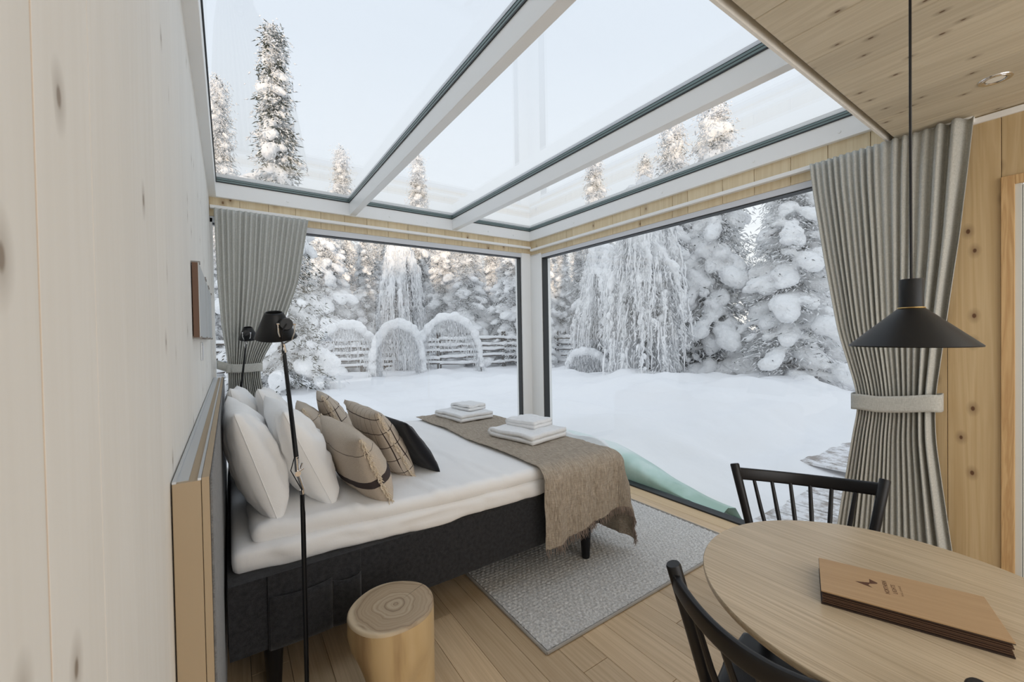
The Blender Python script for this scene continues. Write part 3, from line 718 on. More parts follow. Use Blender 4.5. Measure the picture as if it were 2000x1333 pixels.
# ------------------------------------------------------------------ towels
def towel(label, x, y, z, w, d, layers, thk, rz, seed):
    """folded cloth: a zigzag of layers joined by round folds, swept along y."""
    path = []; r = thk*0.52
    for k in range(layers):
        zc = r+k*2*r; xs_ = np.linspace(-w/2+r, w/2-r, 16)
        if k % 2: xs_ = xs_[::-1]
        path += [(xx, zc) for xx in xs_]
        if k < layers-1:
            s_ = 1 if k % 2 == 0 else -1
            path += [(s_*(w/2-r)+s_*r*math.sin(t), zc+r-r*math.cos(t)) for t in np.linspace(0.4, PI-0.4, 5)]
    P = []
    for j in range(19):
        v = j/18; row = []
        for i, (px, pz) in enumerate(path):
            e = 1-0.10*(abs(2*v-1)**8)
            row.append((px*(1+0.01*N(i*0.2, v*3, seed)), (v-0.5)*d*(1+0.035*N(px*9, pz*60, seed)), pz*(0.90+0.10*e)+0.016*N(px*8, v*3.5, seed+1)*(pz/(layers*2*r))+0.004*N(px*25, v*14, seed+3)*(pz/(layers*2*r))))
        P.append(row)
    o = MB().grid(P).build('folded_towel', M['towel'], None, angle=180, solid=thk*0.92)
    o.modifiers['solid'].use_rim = True
    o.location = (x, y, z); o.rotation_euler = (0, 0, rz)
    return tag(o, label, 'towel', 'folded white towels on the throw')
ZTW = ZTOP+0.008
towel('large folded white bath towel on the throw nearer the side window', 1.83, 2.48, ZTW, 0.46, 0.37, 2, 0.030, 1.75, 1)
towel('small folded white hand towel on top of the nearer bath towel', 1.90, 2.55, ZTW+0.062, 0.29, 0.22, 2, 0.026, 1.80, 2)
towel('large folded white bath towel on the throw at the back window', 1.80, 3.44, ZTW, 0.46, 0.35, 2, 0.029, 1.66, 3)
towel('small folded white hand towel on top of the bath towel at the back window', 1.88, 3.50, ZTW+0.060, 0.29, 0.20, 2, 0.025, 1.72, 4)

# ------------------------------------------------------------------ rug
def rug():
    x0, x1, y0, y1 = 1.155, 2.850, 1.450, 3.85
    st = 0.0075; nx, ny = int((x1-x0)/st), int((y1-y0)/st)
    X, Y = np.meshgrid(np.linspace(x0+0.012, x1-0.012, nx), np.linspace(y0+0.012, y1-0.012, ny), indexing='ij')
    rs = np.random.RandomState(4)
    px, py = 0.034, 0.024
    rowi = np.floor(Y/py); sh = (rowi % 2)*px*0.5
    a = np.abs(np.sin(PI*(X+sh)/px))**0.6*np.abs(np.sin(PI*Y/py))**0.6
    Z = 0.0055+0.0065*a*(0.7+0.6*rs.rand(nx, ny))
    V = np.stack([X+rs.uniform(-.0012, .0012, X.shape), Y+rs.uniform(-.0012, .0012, X.shape), Z], -1).reshape(-1, 3)
    i, j = np.meshgrid(np.arange(nx-1), np.arange(ny-1), indexing='ij'); q = (i*ny+j).ravel()
    F = np.stack([q, q+ny, q+ny+1, q+1], -1)
    me = bpy.data.meshes.new('woven_loops'); me.vertices.add(len(V)); me.vertices.foreach_set('co', V.astype(np.float32).ravel())
    me.loops.add(F.size); me.polygons.add(len(F)); me.loops.foreach_set('vertex_index', F.ravel().astype(np.int32))
    me.polygons.foreach_set('loop_start', np.arange(0, F.size, 4, dtype=np.int32)); me.update(calc_edges=True); me.materials.append(M['rug']); me.shade_smooth()
    r = thing('rug', 'grey woven loop rug with a bound edge under the foot of the bed', 'rug', (2.0, 2.65, 0))
    MB().box((x0+0.004-2.0, y0+0.004-2.65, 0.0), (x1-0.004-2.0, y1-0.004-2.65, 0.005)).build('backing', M['rug_edge'], r, smooth=False)
    lo = link('woven_loops', me, r, (-2.0, -2.65, 0)); lo['kind'] = 'stuff'
    pts = [(x0, y0), (x1, y0), (x1, y1), (x0, y1)]
    for k in range(4):
        p, q = pts[k], pts[(k+1) % 4]
        MB().tube([(p[0]-2.0, p[1]-2.65, 0.0075), (q[0]-2.0, q[1]-2.65, 0.0075)], 0.0075, 8).build('bound_edge', M['rug_edge'], r)
rug()

# ------------------------------------------------------------------ tree stump table
st = thing('stump_stool', 'peeled tree stump used as a bedside stool beside the lamp', 'stool', (0.495, 1.572, 0))
def stump_r(a, z):
    base = 0.160*(1+0.018*math.sin(2*a+0.6)+0.010*math.sin(5*a))
    da = math.acos(max(-1, min(1, math.cos(a-2.95)))); wl_ = math.exp(-(da/0.85)**2)
    cut = max(0, 0.325-z)*0.50*wl_
    da2 = math.acos(max(-1, min(1, math.cos(a-5.15)))); sc = 0.040*math.exp(-(da2/0.42)**2)*max(0, min(1, (0.29-z)/0.12))
    return base-cut-sc
P = []
for k in range(72):
    a = 2*PI*k/72; P.append([(stump_r(a, z)*math.cos(a), stump_r(a, z)*math.sin(a), z) for z in (0, .02, .06, .1, .14, .18, .21, .24, .265, .285, .31, .35, .39, .409)])
MB().grid(P, wrap=True).build('body', M['stump_side'], st, angle=180)
P = []
for k in range(72):
    a = 2*PI*k/72; R = stump_r(a, .41); P.append([(R*q*math.cos(a), R*q*math.sin(a), z) for q, z in ((1.0, .409), (0.995, .414), (0.975, .4185), (0.95, .420), (0.7, .4205), (0.4, .4205), (0.05, .4205))])
mb = MB().grid(P, wrap=True); mb.f.append(tuple(k*7+6 for k in range(72)))
mb.build('top', M['stump_top'], st, angle=50)['label'] = 'cross-cut top with growth rings'

# ------------------------------------------------------------------ floor lamps
def floor_lamp(px, py, dx, dy, label, dxs, dys):
    t = thing('floor_lamp', label, 'floor lamp', (px, py, 0), group='jointed black reading lamps beside the bed')
    MB().lathe([(0.085, 0), (0.086, 0.006), (0.080, 0.010), (0.012, 0.012), (0.010, 0.03)], 40).build('base', M['black_metal'], t)
    MB().tube([(0, 0, 0.012), (0, 0, 0.872)], 0.0078, 12).build('pole', M['black_metal'], t)
    j = MB(); j.tube([(0, 0, 0.868), (0, 0, 0.884)], 0.0095, 12); j.tube([(0.003, 0, 0.884), (dx*0.28, dy*0.28, 0.950)], 0.0065, 10)
    j.tube([(dx*0.28, dy*0.28-0.014, 0.950), (dx*0.28, dy*0.28+0.014, 0.950)], 0.010, 12); j.tube([(dx*0.28+0.004, dy*0.28, 0.955), (dx*0.28+0.016, dy*0.28, 0.985)], 0.003, 8)
    j.tube([(dx*0.28, dy*0.28, 0.950), (dx*0.34, dy*0.34, 1.012)], 0.0085, 12)
    j.tube([(dx*0.28-0.012, dy*0.28, 0.945), (dx*0.28+0.020, dy*0.28, 0.965)], 0.0045, 8)
    j.build('joint', M['chrome'], t)['label'] = 'chrome elbow joint'
    MB().tube([(dx*0.33, dy*0.33, 1.005), (dx, dy, 1.418)], [0.0085, 0.0065], 12).build('arm', M['black_metal'], t)
    MB().tube([(dx*0.9, dy*0.9, 1.40), (dx, dy, 1.425), (dx-0.002, dy-0.004, 1.436)], [0.0075, 0.0085, 0.006], 10).build('collar', M['chrome'], t)
    sc = Vector((dxs, dys, 1.458)); T = Matrix.Translation(sc) @ Matrix.Rotation(math.radians(16), 4, 'X') @ Matrix.Rotation(math.radians(-4), 4, 'Y')
    sh = MB().lathe([(0.0685, 0), (0.0300, 0.088), (0.0250, 0.0905)], 40, cap=False); sh.v = [tuple(T @ Vector(p)) for p in sh.v]
    sh = sh.build('shade', M['black_metal'], t, solid=0.0016)
    rim = MB().lathe([(0.0255, 0.0900), (0.0265, 0.0925), (0.0310, 0.0890)], 40, cap=False); rim.v = [tuple(T @ Vector(p)) for p in rim.v]; rim.build('top_rim', M['black_metal'], sh)
    so = Vector((dx+0.004, dy-0.078, 1.503))
    MB().tube([so, so+Vector((0, 0.004, 0)), so+Vector((0, 0.006, 0)), so+Vector((-0.004, 0.075, -0.004))], [0.0195, 0.021, 0.022, 0.023], 24).build('socket', M['black_metal'], t)
    y = MB()
    for s_ in (-1, 1):
        y.tube([(so.x+s_*0.026, so.y+0.008, so.z), (so.x+s_*0.025, so.y+0.008, so.z-0.03), (so.x+s_*0.017, so.y+0.022, so.z-0.055), (dx-0.002, dy-0.004, 1.432)], 0.0030, 8)
        y.tube([(so.x+s_*0.020, so.y+0.008, so.z), (so.x+s_*0.030, so.y+0.008, so.z)], 0.004, 8)
    y.build('yoke', M['chrome'], t)['label'] = 'chrome wire yoke holding the shade'
    MB().lathe([(0.0, -0.028), (0.016, -0.022), (0.024, 0.0), (0.014, 0.03)], 16, (sc.x, sc.y, sc.z+0.045)).build('bulb', M['bulb'], t)
    MB().tube([so+Vector((0, -0.002, 0)), so+Vector((-0.012, -0.012, -0.02)), so+Vector((-0.016, 0, -0.045)), (dx-0.004, dy-0.012, 1.42), (dx*0.7+0.004, dy*0.7-0.011, 1.22), (dx*0.36-0.004, dy*0.36-0.010, 1.02), (dx*0.3-0.022, dy*0.3-0.008, 0.965), (-0.004, -0.009, 0.89), (0.006, -0.010, 0.80), (0.006, -0.010, 0.4), (0.004, -0.012, 0.02)], 0.0019, 6).build('cable', M['black_wood'], t)
    MB().tube([(dx-0.010, dy-0.012, 1.432), (dx-0.011, dy-0.012, 1.40), (dx-0.006, dy-0.012, 1.386), (dx-0.002, dy-0.012, 1.40), (dx, dy-0.008, 1.42)], 0.0010, 6).build('pull_wire', M['chrome'], t)
    return t
floor_lamp(0.214, 1.722, -0.050, 0.0, 'jointed black reading lamp with chrome elbow standing beside the tree stump', -0.073, 0.0)
floor_lamp(0.040, 3.845, 0.068, -0.03, 'jointed black reading lamp in front of the tied-back grey curtain of the back window', 0.088, -0.03)

# ------------------------------------------------------------------ wall panels and switch beside the bed
wp = thing('wall_panels', 'row of three small silver picture panels in clips on the pale pine wall', 'picture', (XL, 1.88, 1.462))
for k, (a, b, h) in enumerate(((0.0, 0.50, 0.272), (0.53, 0.84, 0.270), (0.87, 1.25, 0.268))):
    p = MB().box((0.003, a, 0.0), (0.021, b, h)).build('picture_panel', M['walnut'], wp, smooth=False, bevel=0.001)
    MB().box((0.021, a, 0.0), (0.0235, b, h)).build('print', M['print'] if 'print' in M else M['alu'], p, smooth=False)
    for y in (a+0.02, b-0.02):
        for z in (-0.006, h-0.004): MB().box((0.001, y-0.012, z), (0.027, y+0.012, z+0.010)).build('clip', M['bracket'], p, smooth=False)
sw = thing('light_switch', 'narrow grey light switch on the pale pine wall below the picture panels', 'switch', (XL, 2.40, 1.40))
MB().box((0.0, -0.04, -0.042), (0.006, 0.04, 0.042)).build('plate', M['alu'], sw, smooth=False, bevel=0.002)
MB().box((0.006, -0.028, -0.03), (0.009, 0.028, 0.03)).build('rocker', M['grey_frame'], sw, smooth=False, bevel=0.001)

# ------------------------------------------------------------------ curtains
def curtain(label, axis, plane, prof, n, L0, sgn, tie, seed, big=0.0):
    """prof rows: z, one edge, other edge.  axis 0: hangs along x at y=plane, 1: along y at x=plane."""
    zs = np.linspace(prof[0][0], prof[-1][0], 74); pz = [p[0] for p in prof][::-1]
    lo = np.interp(zs, pz, [p[1] for p in prof][::-1]); hi = np.interp(zs, pz, [p[2] for p in prof][::-1])
    kern = np.array([1, 2, 3, 2, 1.])/9
    for q in (lo, hi): q[2:-2] = np.convolve(q, kern, 'valid')
    nu = n*12; P = []
    for i in range(nu+1):
        u = i/nu; row = []
        ph = u*(1+0.28*big)-0.28*big*u**3+0.010*N(u*9, seed, 0.1)
        for z, a, b in zip(zs, lo, hi):
            W = abs(b-a)/n; amp = math.sqrt(max(L0*L0-W*W, (0.3*L0)**2))/4*(0.75+0.55*N(u*n*0.5, z*0.5, seed+4))
            amp = max(amp, 0.006)*(1+big*1.6*max(0, u-0.72)/0.28)
            f = math.sin(2*PI*n*ph+0.5*N(u*6, z*0.9, seed)); f = math.copysign(abs(f)**0.75, f)
            al = a+(b-a)*(u+0.006*N(z*1.3, u*7, seed+2)); off = sgn*(amp*f+0.010*N(u*5, z*1.2, seed+9))
            row.append((al, plane+off, z) if axis == 0 else (plane+off, al, z))
        P.append(row)
    t = thing('curtain', label, 'curtain', (0, 0, 0), group='grey linen curtains')
    MB().grid(P).build('drape', M['linen'], t, angle=180, solid=0.0025)
    # tie band: flattened loop round the gathered cloth, with a tail up to the wall hook
    a, b, z0, z1, dep, hk = tie
    ring = []
    for k in range(41):
        q = 2*PI*k/40; cx, cy = (a+b)/2+(abs(b-a)/2+0.012)*math.copysign(abs(math.cos(q))**0.6, math.cos(q)), dep*math.copysign(abs(math.sin(q))**0.6, math.sin(q))
        tz = (cx-a)/(b-a); dz = 0.03*max(0, tz-0.35)*hk
        ring.append([((cx, plane+cy) if axis == 0 else (plane+cy, cx))+(zz+dz+0.002*math.sin(5*q),) for zz in np.linspace(z0, z1, 7)])
    MB().grid(ring).build('tieback', M['linen'], t, angle=180, solid=0.004)
    return t
curtain('grey linen curtain tied back at the back window behind the reading lamps', 0, YB-0.085,
        [(2.500, -0.075, 0.605), (1.93, -0.065, 0.505), (1.55, -0.045, 0.375), (1.30, -0.015, 0.235), (1.20, -0.012, 0.205), (1.10, -0.012, 0.215), (0.85, -0.02, 0.26), (0.02, -0.03, 0.34)],
        17, 0.078, -1, (-0.012, 0.215, 1.185, 1.255, 0.040, 0.0), 2.0)
tb = MB().grid([[(-0.085+0.10*u, YB-0.05-0.075*u, z+0.035*(1-u)) for z in (1.185, 1.22, 1.255)] for u in np.linspace(0, 1, 8)]).build('tieback_tail', M['linen'], bpy.data.objects['tieback'].parent, solid=0.004)
curtain('grey linen curtain tied back beside the white door and the wide side window', 1, XR-0.085,
        [(2.490, 1.085, 0.395), (2.30, 1.07, 0.41), (1.91, 1.02, 0.44), (1.43, 0.945, 0.495), (1.12, 0.865, 0.53), (1.00, 0.850, 0.535), (0.85, 0.875, 0.53), (0.33, 0.945, 0.475), (0.02, 0.985, 0.44)],
        18, 0.084, -1, (0.868, 0.515, 0.985, 1.075, 0.056, 1.6), 5.0, 1.0)

# ------------------------------------------------------------------ round table
tb = thing('round_table', 'round oak dining table holding the wooden folder', 'table', (1.433, 0.338, 0))
MB().lathe([(0.436, 0.716), (0.447, 0.722), (0.4495, 0.730), (0.4495, 0.7375), (0.4475, 0.740), (0.40, 0.740), (0.2, 0.740), (0.01, 0.740)], 128).build('tabletop', M['table_oak'], tb, angle=40)
for k, an in enumerate((95, 238, 275, 330)):
    a = math.radians(an); d = Vector((math.cos(a), math.sin(a), 0))
    MB().tube([d*0.27+Vector((0, 0, 0.717)), d*0.345], [0.020, 0.013], 14).build('leg', M['black_wood'], tb)
MB().lathe([(0.30, 0.700), (0.30, 0.7165)], 48).build('support_ring', M['black_wood'], tb)
# ------------------------------------------------------------------ folder
fo = thing('wooden_folder', 'wooden room folder with an engraved arrow emblem and words, on the round table', 'folder', (1.396, 0.3065, 0.740), math.radians(20.6))
FW, FL = 0.093, 0.166
MB().box((-FW, -FL, 0.0005), (FW, FL, 0.004)).build('back_cover', M['folder_edge'], fo, smooth=False)
for k in range(6):
    z = 0.0055+k*0.0044; s_ = 0.0012*((k*7) % 3)
    MB().box((-FW+0.002+s_, -FL+0.001+s_, z), (FW-0.003, FL-0.002-s_, z+0.0030)).build('leaf', M['folder_leaf'], fo, smooth=False)
MB().box((-FW+0.006, -FL+0.006, 0.003), (FW-0.006, FL-0.006, 0.0335)).build('page_block', M['folder_edge'], fo, smooth=False)
MB().box((-FW, -FL, 0.0325), (FW, FL, 0.0365)).build('front_cover', M['folder'], fo, smooth=False, bevel=0.0008)
MB().box((-FW-0.0006, -FL-0.0004, 0.0312), (FW+0.0004, FL+0.0004, 0.0326)).build('cover_edge', M['folder_edge'], fo, smooth=False)
def words(txt, x, y, width, height, track=1.0):
    cu = bpy.data.curves.new('lettering', 'FONT'); cu.body = txt; cu.align_x = 'CENTER'; cu.align_y = 'CENTER'; cu.space_character = track; cu.extrude = 0.01; cu.size = 1.0
    o = bpy.data.objects.new('lettering', cu); C.objects.link(o); dg = bpy.context.evaluated_depsgraph_get(); dg.update()
    me = bpy.data.meshes.new_from_object(o.evaluated_get(dg)); bpy.data.objects.remove(o); bpy.data.curves.remove(cu)
    co = np.empty(len(me.vertices)*3, np.float32); me.vertices.foreach_get('co', co); co = co.reshape(-1, 3)
    mn, mx = co.min(0), co.max(0); c0 = (mn+mx)/2
    co[:, 0] = (co[:, 0]-c0[0])/(mx[0]-mn[0])*width+x; co[:, 1] = (co[:, 1]-c0[1])/(mx[1]-mn[1])*height+y; co[:, 2] = 0.03655+(co[:, 2]-mn[2])/(mx[2]-mn[2])*0.0003
    me.vertices.foreach_set('co', co.ravel()); me.materials.clear(); me.materials.append(M['ink'])
    return link('lettering', me, fo)
words('NORTHERN', 0.011, 0.0280, 0.066, 0.0092)
words('LIGHTS', 0.011, 0.0120, 0.044, 0.0088, 1.1)
words('VILLAGE', 0.010, -0.0012, 0.050, 0.0042, 1.9)
em = [(0.002, 0.0906), (0.0092, 0.0716), (0.0140, 0.0600), (0.0346, 0.0585), (0.0229, 0.0420), (0.0170, 0.0452), (0.0073, 0.0610), (-0.0009, 0.0635), (-0.0105, 0.0560), (-0.0054, 0.0723)]
MB().add([(x, y, 0.0368) for x, y in em], [(0, 1, 9), (1, 2, 6, 7, 9), (7, 8, 9), (2, 3, 4, 5, 6)]).build('emblem', M['ink'], fo, smooth=False)

# ------------------------------------------------------------------ chairs
def chair(label, mx, my, phi):
    """(mx,my): middle of the chord between the back posts at the top; phi: facing direction."""
    fx, fy = math.cos(phi), math.sin(phi)
    t = thing('spindle_chair', label, 'chair', (mx+0.19*fx, my+0.19*fy, 0), phi-PI/2, 'black spindle-back chairs at the round table')
    # seat: slightly dished, rounded front
    def f_seat(p):
        x, y, z = p; k = 1-0.10*max(0, (-y)/0.21); 
        return (x*k, y-0.025*(x/0.22)**2*(1 if y > 0 else -0.3), z-0.008*max(0, 1-(x/0.2)**2)*max(0, 1-(y/0.2)**2)*(z > 0.44))
    rbox((-0.225, -0.205, 0.428), (0.225, 0.205, 0.452), 0.010, (24, 24, 4), f_seat).build('seat', M['black_wood'], t, angle=60)
    for s_ in (-1, 1):
        MB().tube([(s_*0.212, -0.135, 0.440), (s_*0.250, -0.162, 0.62), (s_*0.287, -0.190, 0.792), (s_*0.288, -0.191, 0.797)], [0.0185, 0.0190, 0.0205, 0.0180], 18).build('back_post', M['black_wood'], t)
        MB().tube([(s_*0.175, 0.155, 0.432), (s_*0.205, 0.190, 0.0)], [0.0170, 0.0115], 14).build('leg', M['black_wood'], t)
        MB().tube([(s_*0.175, -0.155, 0.432), (s_*0.210, -0.225, 0.0)], [0.0170, 0.0115], 14).build('leg', M['black_wood'], t)
        MB().tube([(s_*0.188, 0.170, 0.245), (s_*0.190, -0.185, 0.245)], [0.0095, 0.0095], 12).build('stretcher', M['black_wood'], t)
    MB().tube([(-0.189, 0.0, 0.245), (0.189, 0.0, 0.245)], 0.0095, 12).build('stretcher', M['black_wood'], t)
    def arc(u, z): k = 1-(2*u-1)**2; return Vector((-0.284+0.568*u, -0.188-0.130*k, z-0.035*k))
    P = []
    for i in range(33):
        u = i/32; d = (arc(min(1, u+.01), 0)-arc(max(0, u-.01), 0)); nrm = Vector((d.y, -d.x, 0)).normalized()
        c = arc(u, 0.751); row = []
        for k in range(16):
            q = 2*PI*k/16; a = math.copysign(abs(math.cos(q))**0.45, math.cos(q)); b = math.copysign(abs(math.sin(q))**0.45, math.sin(q))
            row.append(c+nrm*(0.0105*a+0.003*b)+Vector((0, 0, 0.0285*b)))
        P.append(row)
    MB().grid([list(r) for r in zip(*P)], wrap=True).build('top_rail', M['black_wood'], t, angle=50)
    for k in range(6):
        u = (k+1)/7; b = arc(u, 0.738)
        MB().tube([(b.x*0.70, -0.172-0.020*(1-(2*u-1)**2), 0.440), (b.x*0.86, (b.y-0.175)/2-0.01, 0.58), b], [0.0085, 0.0095, 0.0080], 10).build('spindle', M['black_wood'], t)
    return t
chair('black spindle-back chair between the round table and the grey curtain of the side window', 2.190, 0.812, math.radians(209.8))
chair('black spindle-back chair between the round table and the camera side of the rug', 1.066, 0.420, math.radians(9))

# ------------------------------------------------------------------ pendant lamp and downlight
PX, PY = 1.447, 0.296
pl = thing('pendant_lamp', 'matt black cone pendant lamp with a brass ring above the round table', 'pendant lamp', (PX, PY, 1.404))
MB().lathe([(0.1245, 0.0), (0.1250, 0.0025), (0.0285, 0.094), (0.0240, 0.097)], 72, cap=False).build('shade', M['black_metal'], pl, solid=0.0015)
MB().lathe([(0.0265, 0.0965), (0.0275, 0.098), (0.0265, 0.1)], 40).build('ring', M['brass'], pl)['label'] = 'thin brass ring'
MB().lathe([(0.0235, 0.100), (0.0238, 0.102), (0.0238, 0.170), (0.0225, 0.172), (0.005, 0.172)], 40).build('socket', M['black_metal'], pl)
MB().tube([(0, 0, 0.170), (0.002, 0.001, 0.60), (0.0, 0.0, ZC-1.404-0.03)], 0.0030, 10).build('cord', M['black_wood'], pl)
MB().lathe([(0.045, ZC-1.404), (0.045, ZC-1.404-0.022), (0.040, ZC-1.404-0.028), (0.004, ZC-1.404-0.032)], 32).build('ceiling_cup', M['black_metal'], pl)
MB().lathe([(0.0, 0.012), (0.020, 0.020), (0.030, 0.045), (0.022, 0.075), (0.012, 0.095)], 24).build('bulb', M['bulb'], pl)
dl = thing('downlight', 'round chrome recessed spotlight in the pine ceiling', 'ceiling light', (2.712, 0.290, ZC))
MB().lathe([(0.030, -0.001), (0.033, -0.004), (0.041, -0.0045), (0.042, -0.003), (0.050, -0.003), (0.052, 0.001)], 48, cap=False).build('ring', M['chrome'], dl)
MB().lathe([(0.031, -0.002), (0.030, 0.004), (0.026, 0.010)], 40, cap=False).build('inner_ring', M['black_metal'], dl, solid=0.001)
MB().lathe([(0.0285, -0.0012), (0.018, -0.0020), (0.002, -0.0025)], 32).build('lens', M['bulb'], dl)

# ================================================================== outdoors
def smooth(a, b, x): t = np.clip((x-a)/(b-a), 0, 1); return t*t*(3-2*t)
def ground_h(x, y):
    x = np.asarray(x, float); y = np.asarray(y, float)
    side = -0.19+0.50*smooth(0, 1, (y-1.55-0.7*smooth(4.2, 5.4, x))/1.75)*(1-0.35*smooth(3.6, 6.5, x))
    side = side+0.30*smooth(5.4, 8.4, x+0.25*(y-3))*smooth(-1, 3.0, y)+0.14*smooth(2.35, 2.9, y)*smooth(4.6, 6.0, x)
    back = 0.30-0.10*smooth(6, 14, y)
    k = smooth(4.0, 5.2, y)*smooth(4.2, 2.6, x)
    far = smooth(8, 14, np.hypot(x, y))
    h = side*(1-k)+back*k
    h = h*(1-far)+0.16*far
    return h
def in_house(x, y): return (x > XL-0.3) & (x < XR+0.145) & (y > YR-0.3) & (y < YB+0.145)
def ground():
    def ax(lo, hi, c0, c1):
        a = list(np.arange(c0, c1, 0.09)); s_, st = c1, 0.12
        while s_ < hi: a.append(s_); st *= 1.07; s_ += st
        s_, st = c0, 0.12
        while s_ > lo: st *= 1.07; s_ -= st; a.insert(0, s_)
        return np.array(a)
    xs, ys = ax(-60, 90, -0.6, 11), ax(-25, 90, -1.0, 9.0)
    X, Y = np.meshgrid(xs, ys, indexing='ij'); Z = ground_h(X, Y)
    F = np.zeros_like(Z)
    for i in range(len(xs)):
        for j in range(len(ys)):
            F[i, j] = 0.09*noise.noise(Vector((xs[i]*0.45, ys[j]*0.45, 0)))+0.075*noise.noise(Vector((xs[i]*1.1+ys[j]*0.5, ys[j]*1.7, 5)))+0.016*noise.noise(Vector((xs[i]*4, ys[j]*4, 9)))
    flat = 1-0.75*(smooth(2.4, 1.9, Y)*smooth(8, 7, X)*(X > 3))
    Z = Z+F*flat*(1+1.1*smooth(3.0, 5.0, X))
    Z[in_house(X, Y)] = -0.5
    V = np.stack([X, Y, Z], -1).reshape(-1, 3); nx, ny = X.shape
    i, j = np.meshgrid(np.arange(nx-1), np.arange(ny-1), indexing='ij'); q = (i*ny+j).ravel()
    me = bpy.data.meshes.new('snow_ground'); me.from_pydata(V.tolist(), [], np.stack([q, q+ny, q+ny+1, q+1], -1).tolist()); me.update(); me.shade_smooth(); me.materials.append(M['snow_ground'])
    g = link('snow_ground', me); tag(g, 'deep untouched snow covering the yard outside the windows', 'snow', kind='structure')
ground()
# unseen ridge added behind the cabin, shaped so it keeps the low sun off everything but the tree tops
P = []
for i in range(90):
    u = i/89; ang = math.radians(-150+u*110); cx, cy = 52*math.cos(ang), 52*math.sin(ang)
    hh = 14.6+1.6*N(u*9, 1)+1.5*N(u*37, 4)
    P.append([(cx*1.0, cy*1.0, -0.5), (cx*1.02, cy*1.02, hh*0.7), (cx*1.06, cy*1.06, hh), (cx*1.3, cy*1.3, hh*0.9), (cx*1.5, cy*1.5, -0.5)])
hl = MB().grid(P).build('sun_block_ridge', M['snow'], angle=180); tag(hl, 'unseen snowy ridge added behind the cabin to block the low sun', 'sun_blocker', kind='structure')

# drift pressed against the side window, the green tint of the pane painted into its colour
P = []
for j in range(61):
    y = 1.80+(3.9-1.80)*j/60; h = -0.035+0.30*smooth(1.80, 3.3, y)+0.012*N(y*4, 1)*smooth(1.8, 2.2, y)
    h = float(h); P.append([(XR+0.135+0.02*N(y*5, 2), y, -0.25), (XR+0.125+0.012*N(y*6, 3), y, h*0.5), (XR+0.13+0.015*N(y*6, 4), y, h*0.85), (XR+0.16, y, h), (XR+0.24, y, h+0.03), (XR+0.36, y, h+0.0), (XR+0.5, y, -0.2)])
dr_ = MB().grid(P).build('snow_drift', M['tinted_snow'], angle=180); tag(dr_, 'snow drift, green glass tint painted in, pressed against the foot of the side window', 'snow drift')

# boardwalk, boards showing through thin snow
dk = bpy.data.objects.new('path', None); C.objects.link(dk); tag(dk, 'snow dusted board walk outside the side window', 'path', kind='structure')
for k in range(16): plank(dk, (0.135, 3.6, 0.03), (5.62+0.145*k, 0.38, -0.105+0.004*random.uniform(-1, 1)), M['deck'])
for k in range(15): plank(dk, (0.135, 3.3, 0.03), (3.36+0.145*k, 0.10, -0.175+0.004*random.uniform(-1, 1)), M['deck'])

# ------------------------------------------------------------------ trees
_ico = None
def ico():
    global _ico
    if _ico is None:
        bm = bmesh.new(); bmesh.ops.create_icosphere(bm, subdivisions=2, radius=1); bm.verts.index_update()
        _ico = (np.array([v.co[:] for v in bm.verts]), np.array([[v.index for v in f.verts] for f in bm.faces])); bm.free()
    return _ico
def blobs_mesh(name, blobs, voxel, m, amp=0.05, fr=5.0):
    v, f = ico(); V, F = [], []
    for k, bb in enumerate(blobs):
        c, r, sc = bb[:3]; w = v*np.array(sc)*r
        if len(bb) > 3:
            az, pt = bb[3], bb[4]; ca, sa, cp, sp_ = math.cos(az), math.sin(az), math.cos(pt), math.sin(pt)
            w = w @ (np.array([[ca, -sa, 0], [sa, ca, 0], [0, 0, 1]]) @ np.array([[cp, 0, -sp_], [0, 1, 0], [sp_, 0, cp]])).T
        V.append(w+np.array(c)); F.append(f+k*len(v))
    me = bpy.data.meshes.new(name); me.from_pydata(np.concatenate(V).tolist(), [], np.concatenate(F).tolist()); me.update()
    o = bpy.data.objects.new('tmp', me); C.objects.link(o)
    md = o.modifiers.new('r', 'REMESH'); md.mode = 'VOXEL'; md.voxel_size = voxel
    dg = bpy.context.evaluated_depsgraph_get(); dg.update()
    out = bpy.data.meshes.new_from_object(o.evaluated_get(dg)); bpy.data.objects.remove(o); bpy.data.meshes.remove(me)
    n = len(out.vertices); co = np.empty(n*3, np.float32); out.vertices.foreach_get('co', co); co = co.reshape(-1, 3)
    no = np.empty(n*3, np.float32); out.vertices.foreach_get('normal', no); no = no.reshape(-1, 3)
    d = np.array([noise.noise(Vector(c)*fr)+0.55*noise.noise(Vector(c)*fr*2.3)+0.4*noise.noise(Vector(c)*fr*5.1) for c in co.tolist()])
    co = co+no*(d*amp)[:, None]; out.vertices.foreach_set('co', co.ravel()); out.update(); out.name = name
    out.materials.clear(); out.materials.append(m); out.shade_smooth(); return out
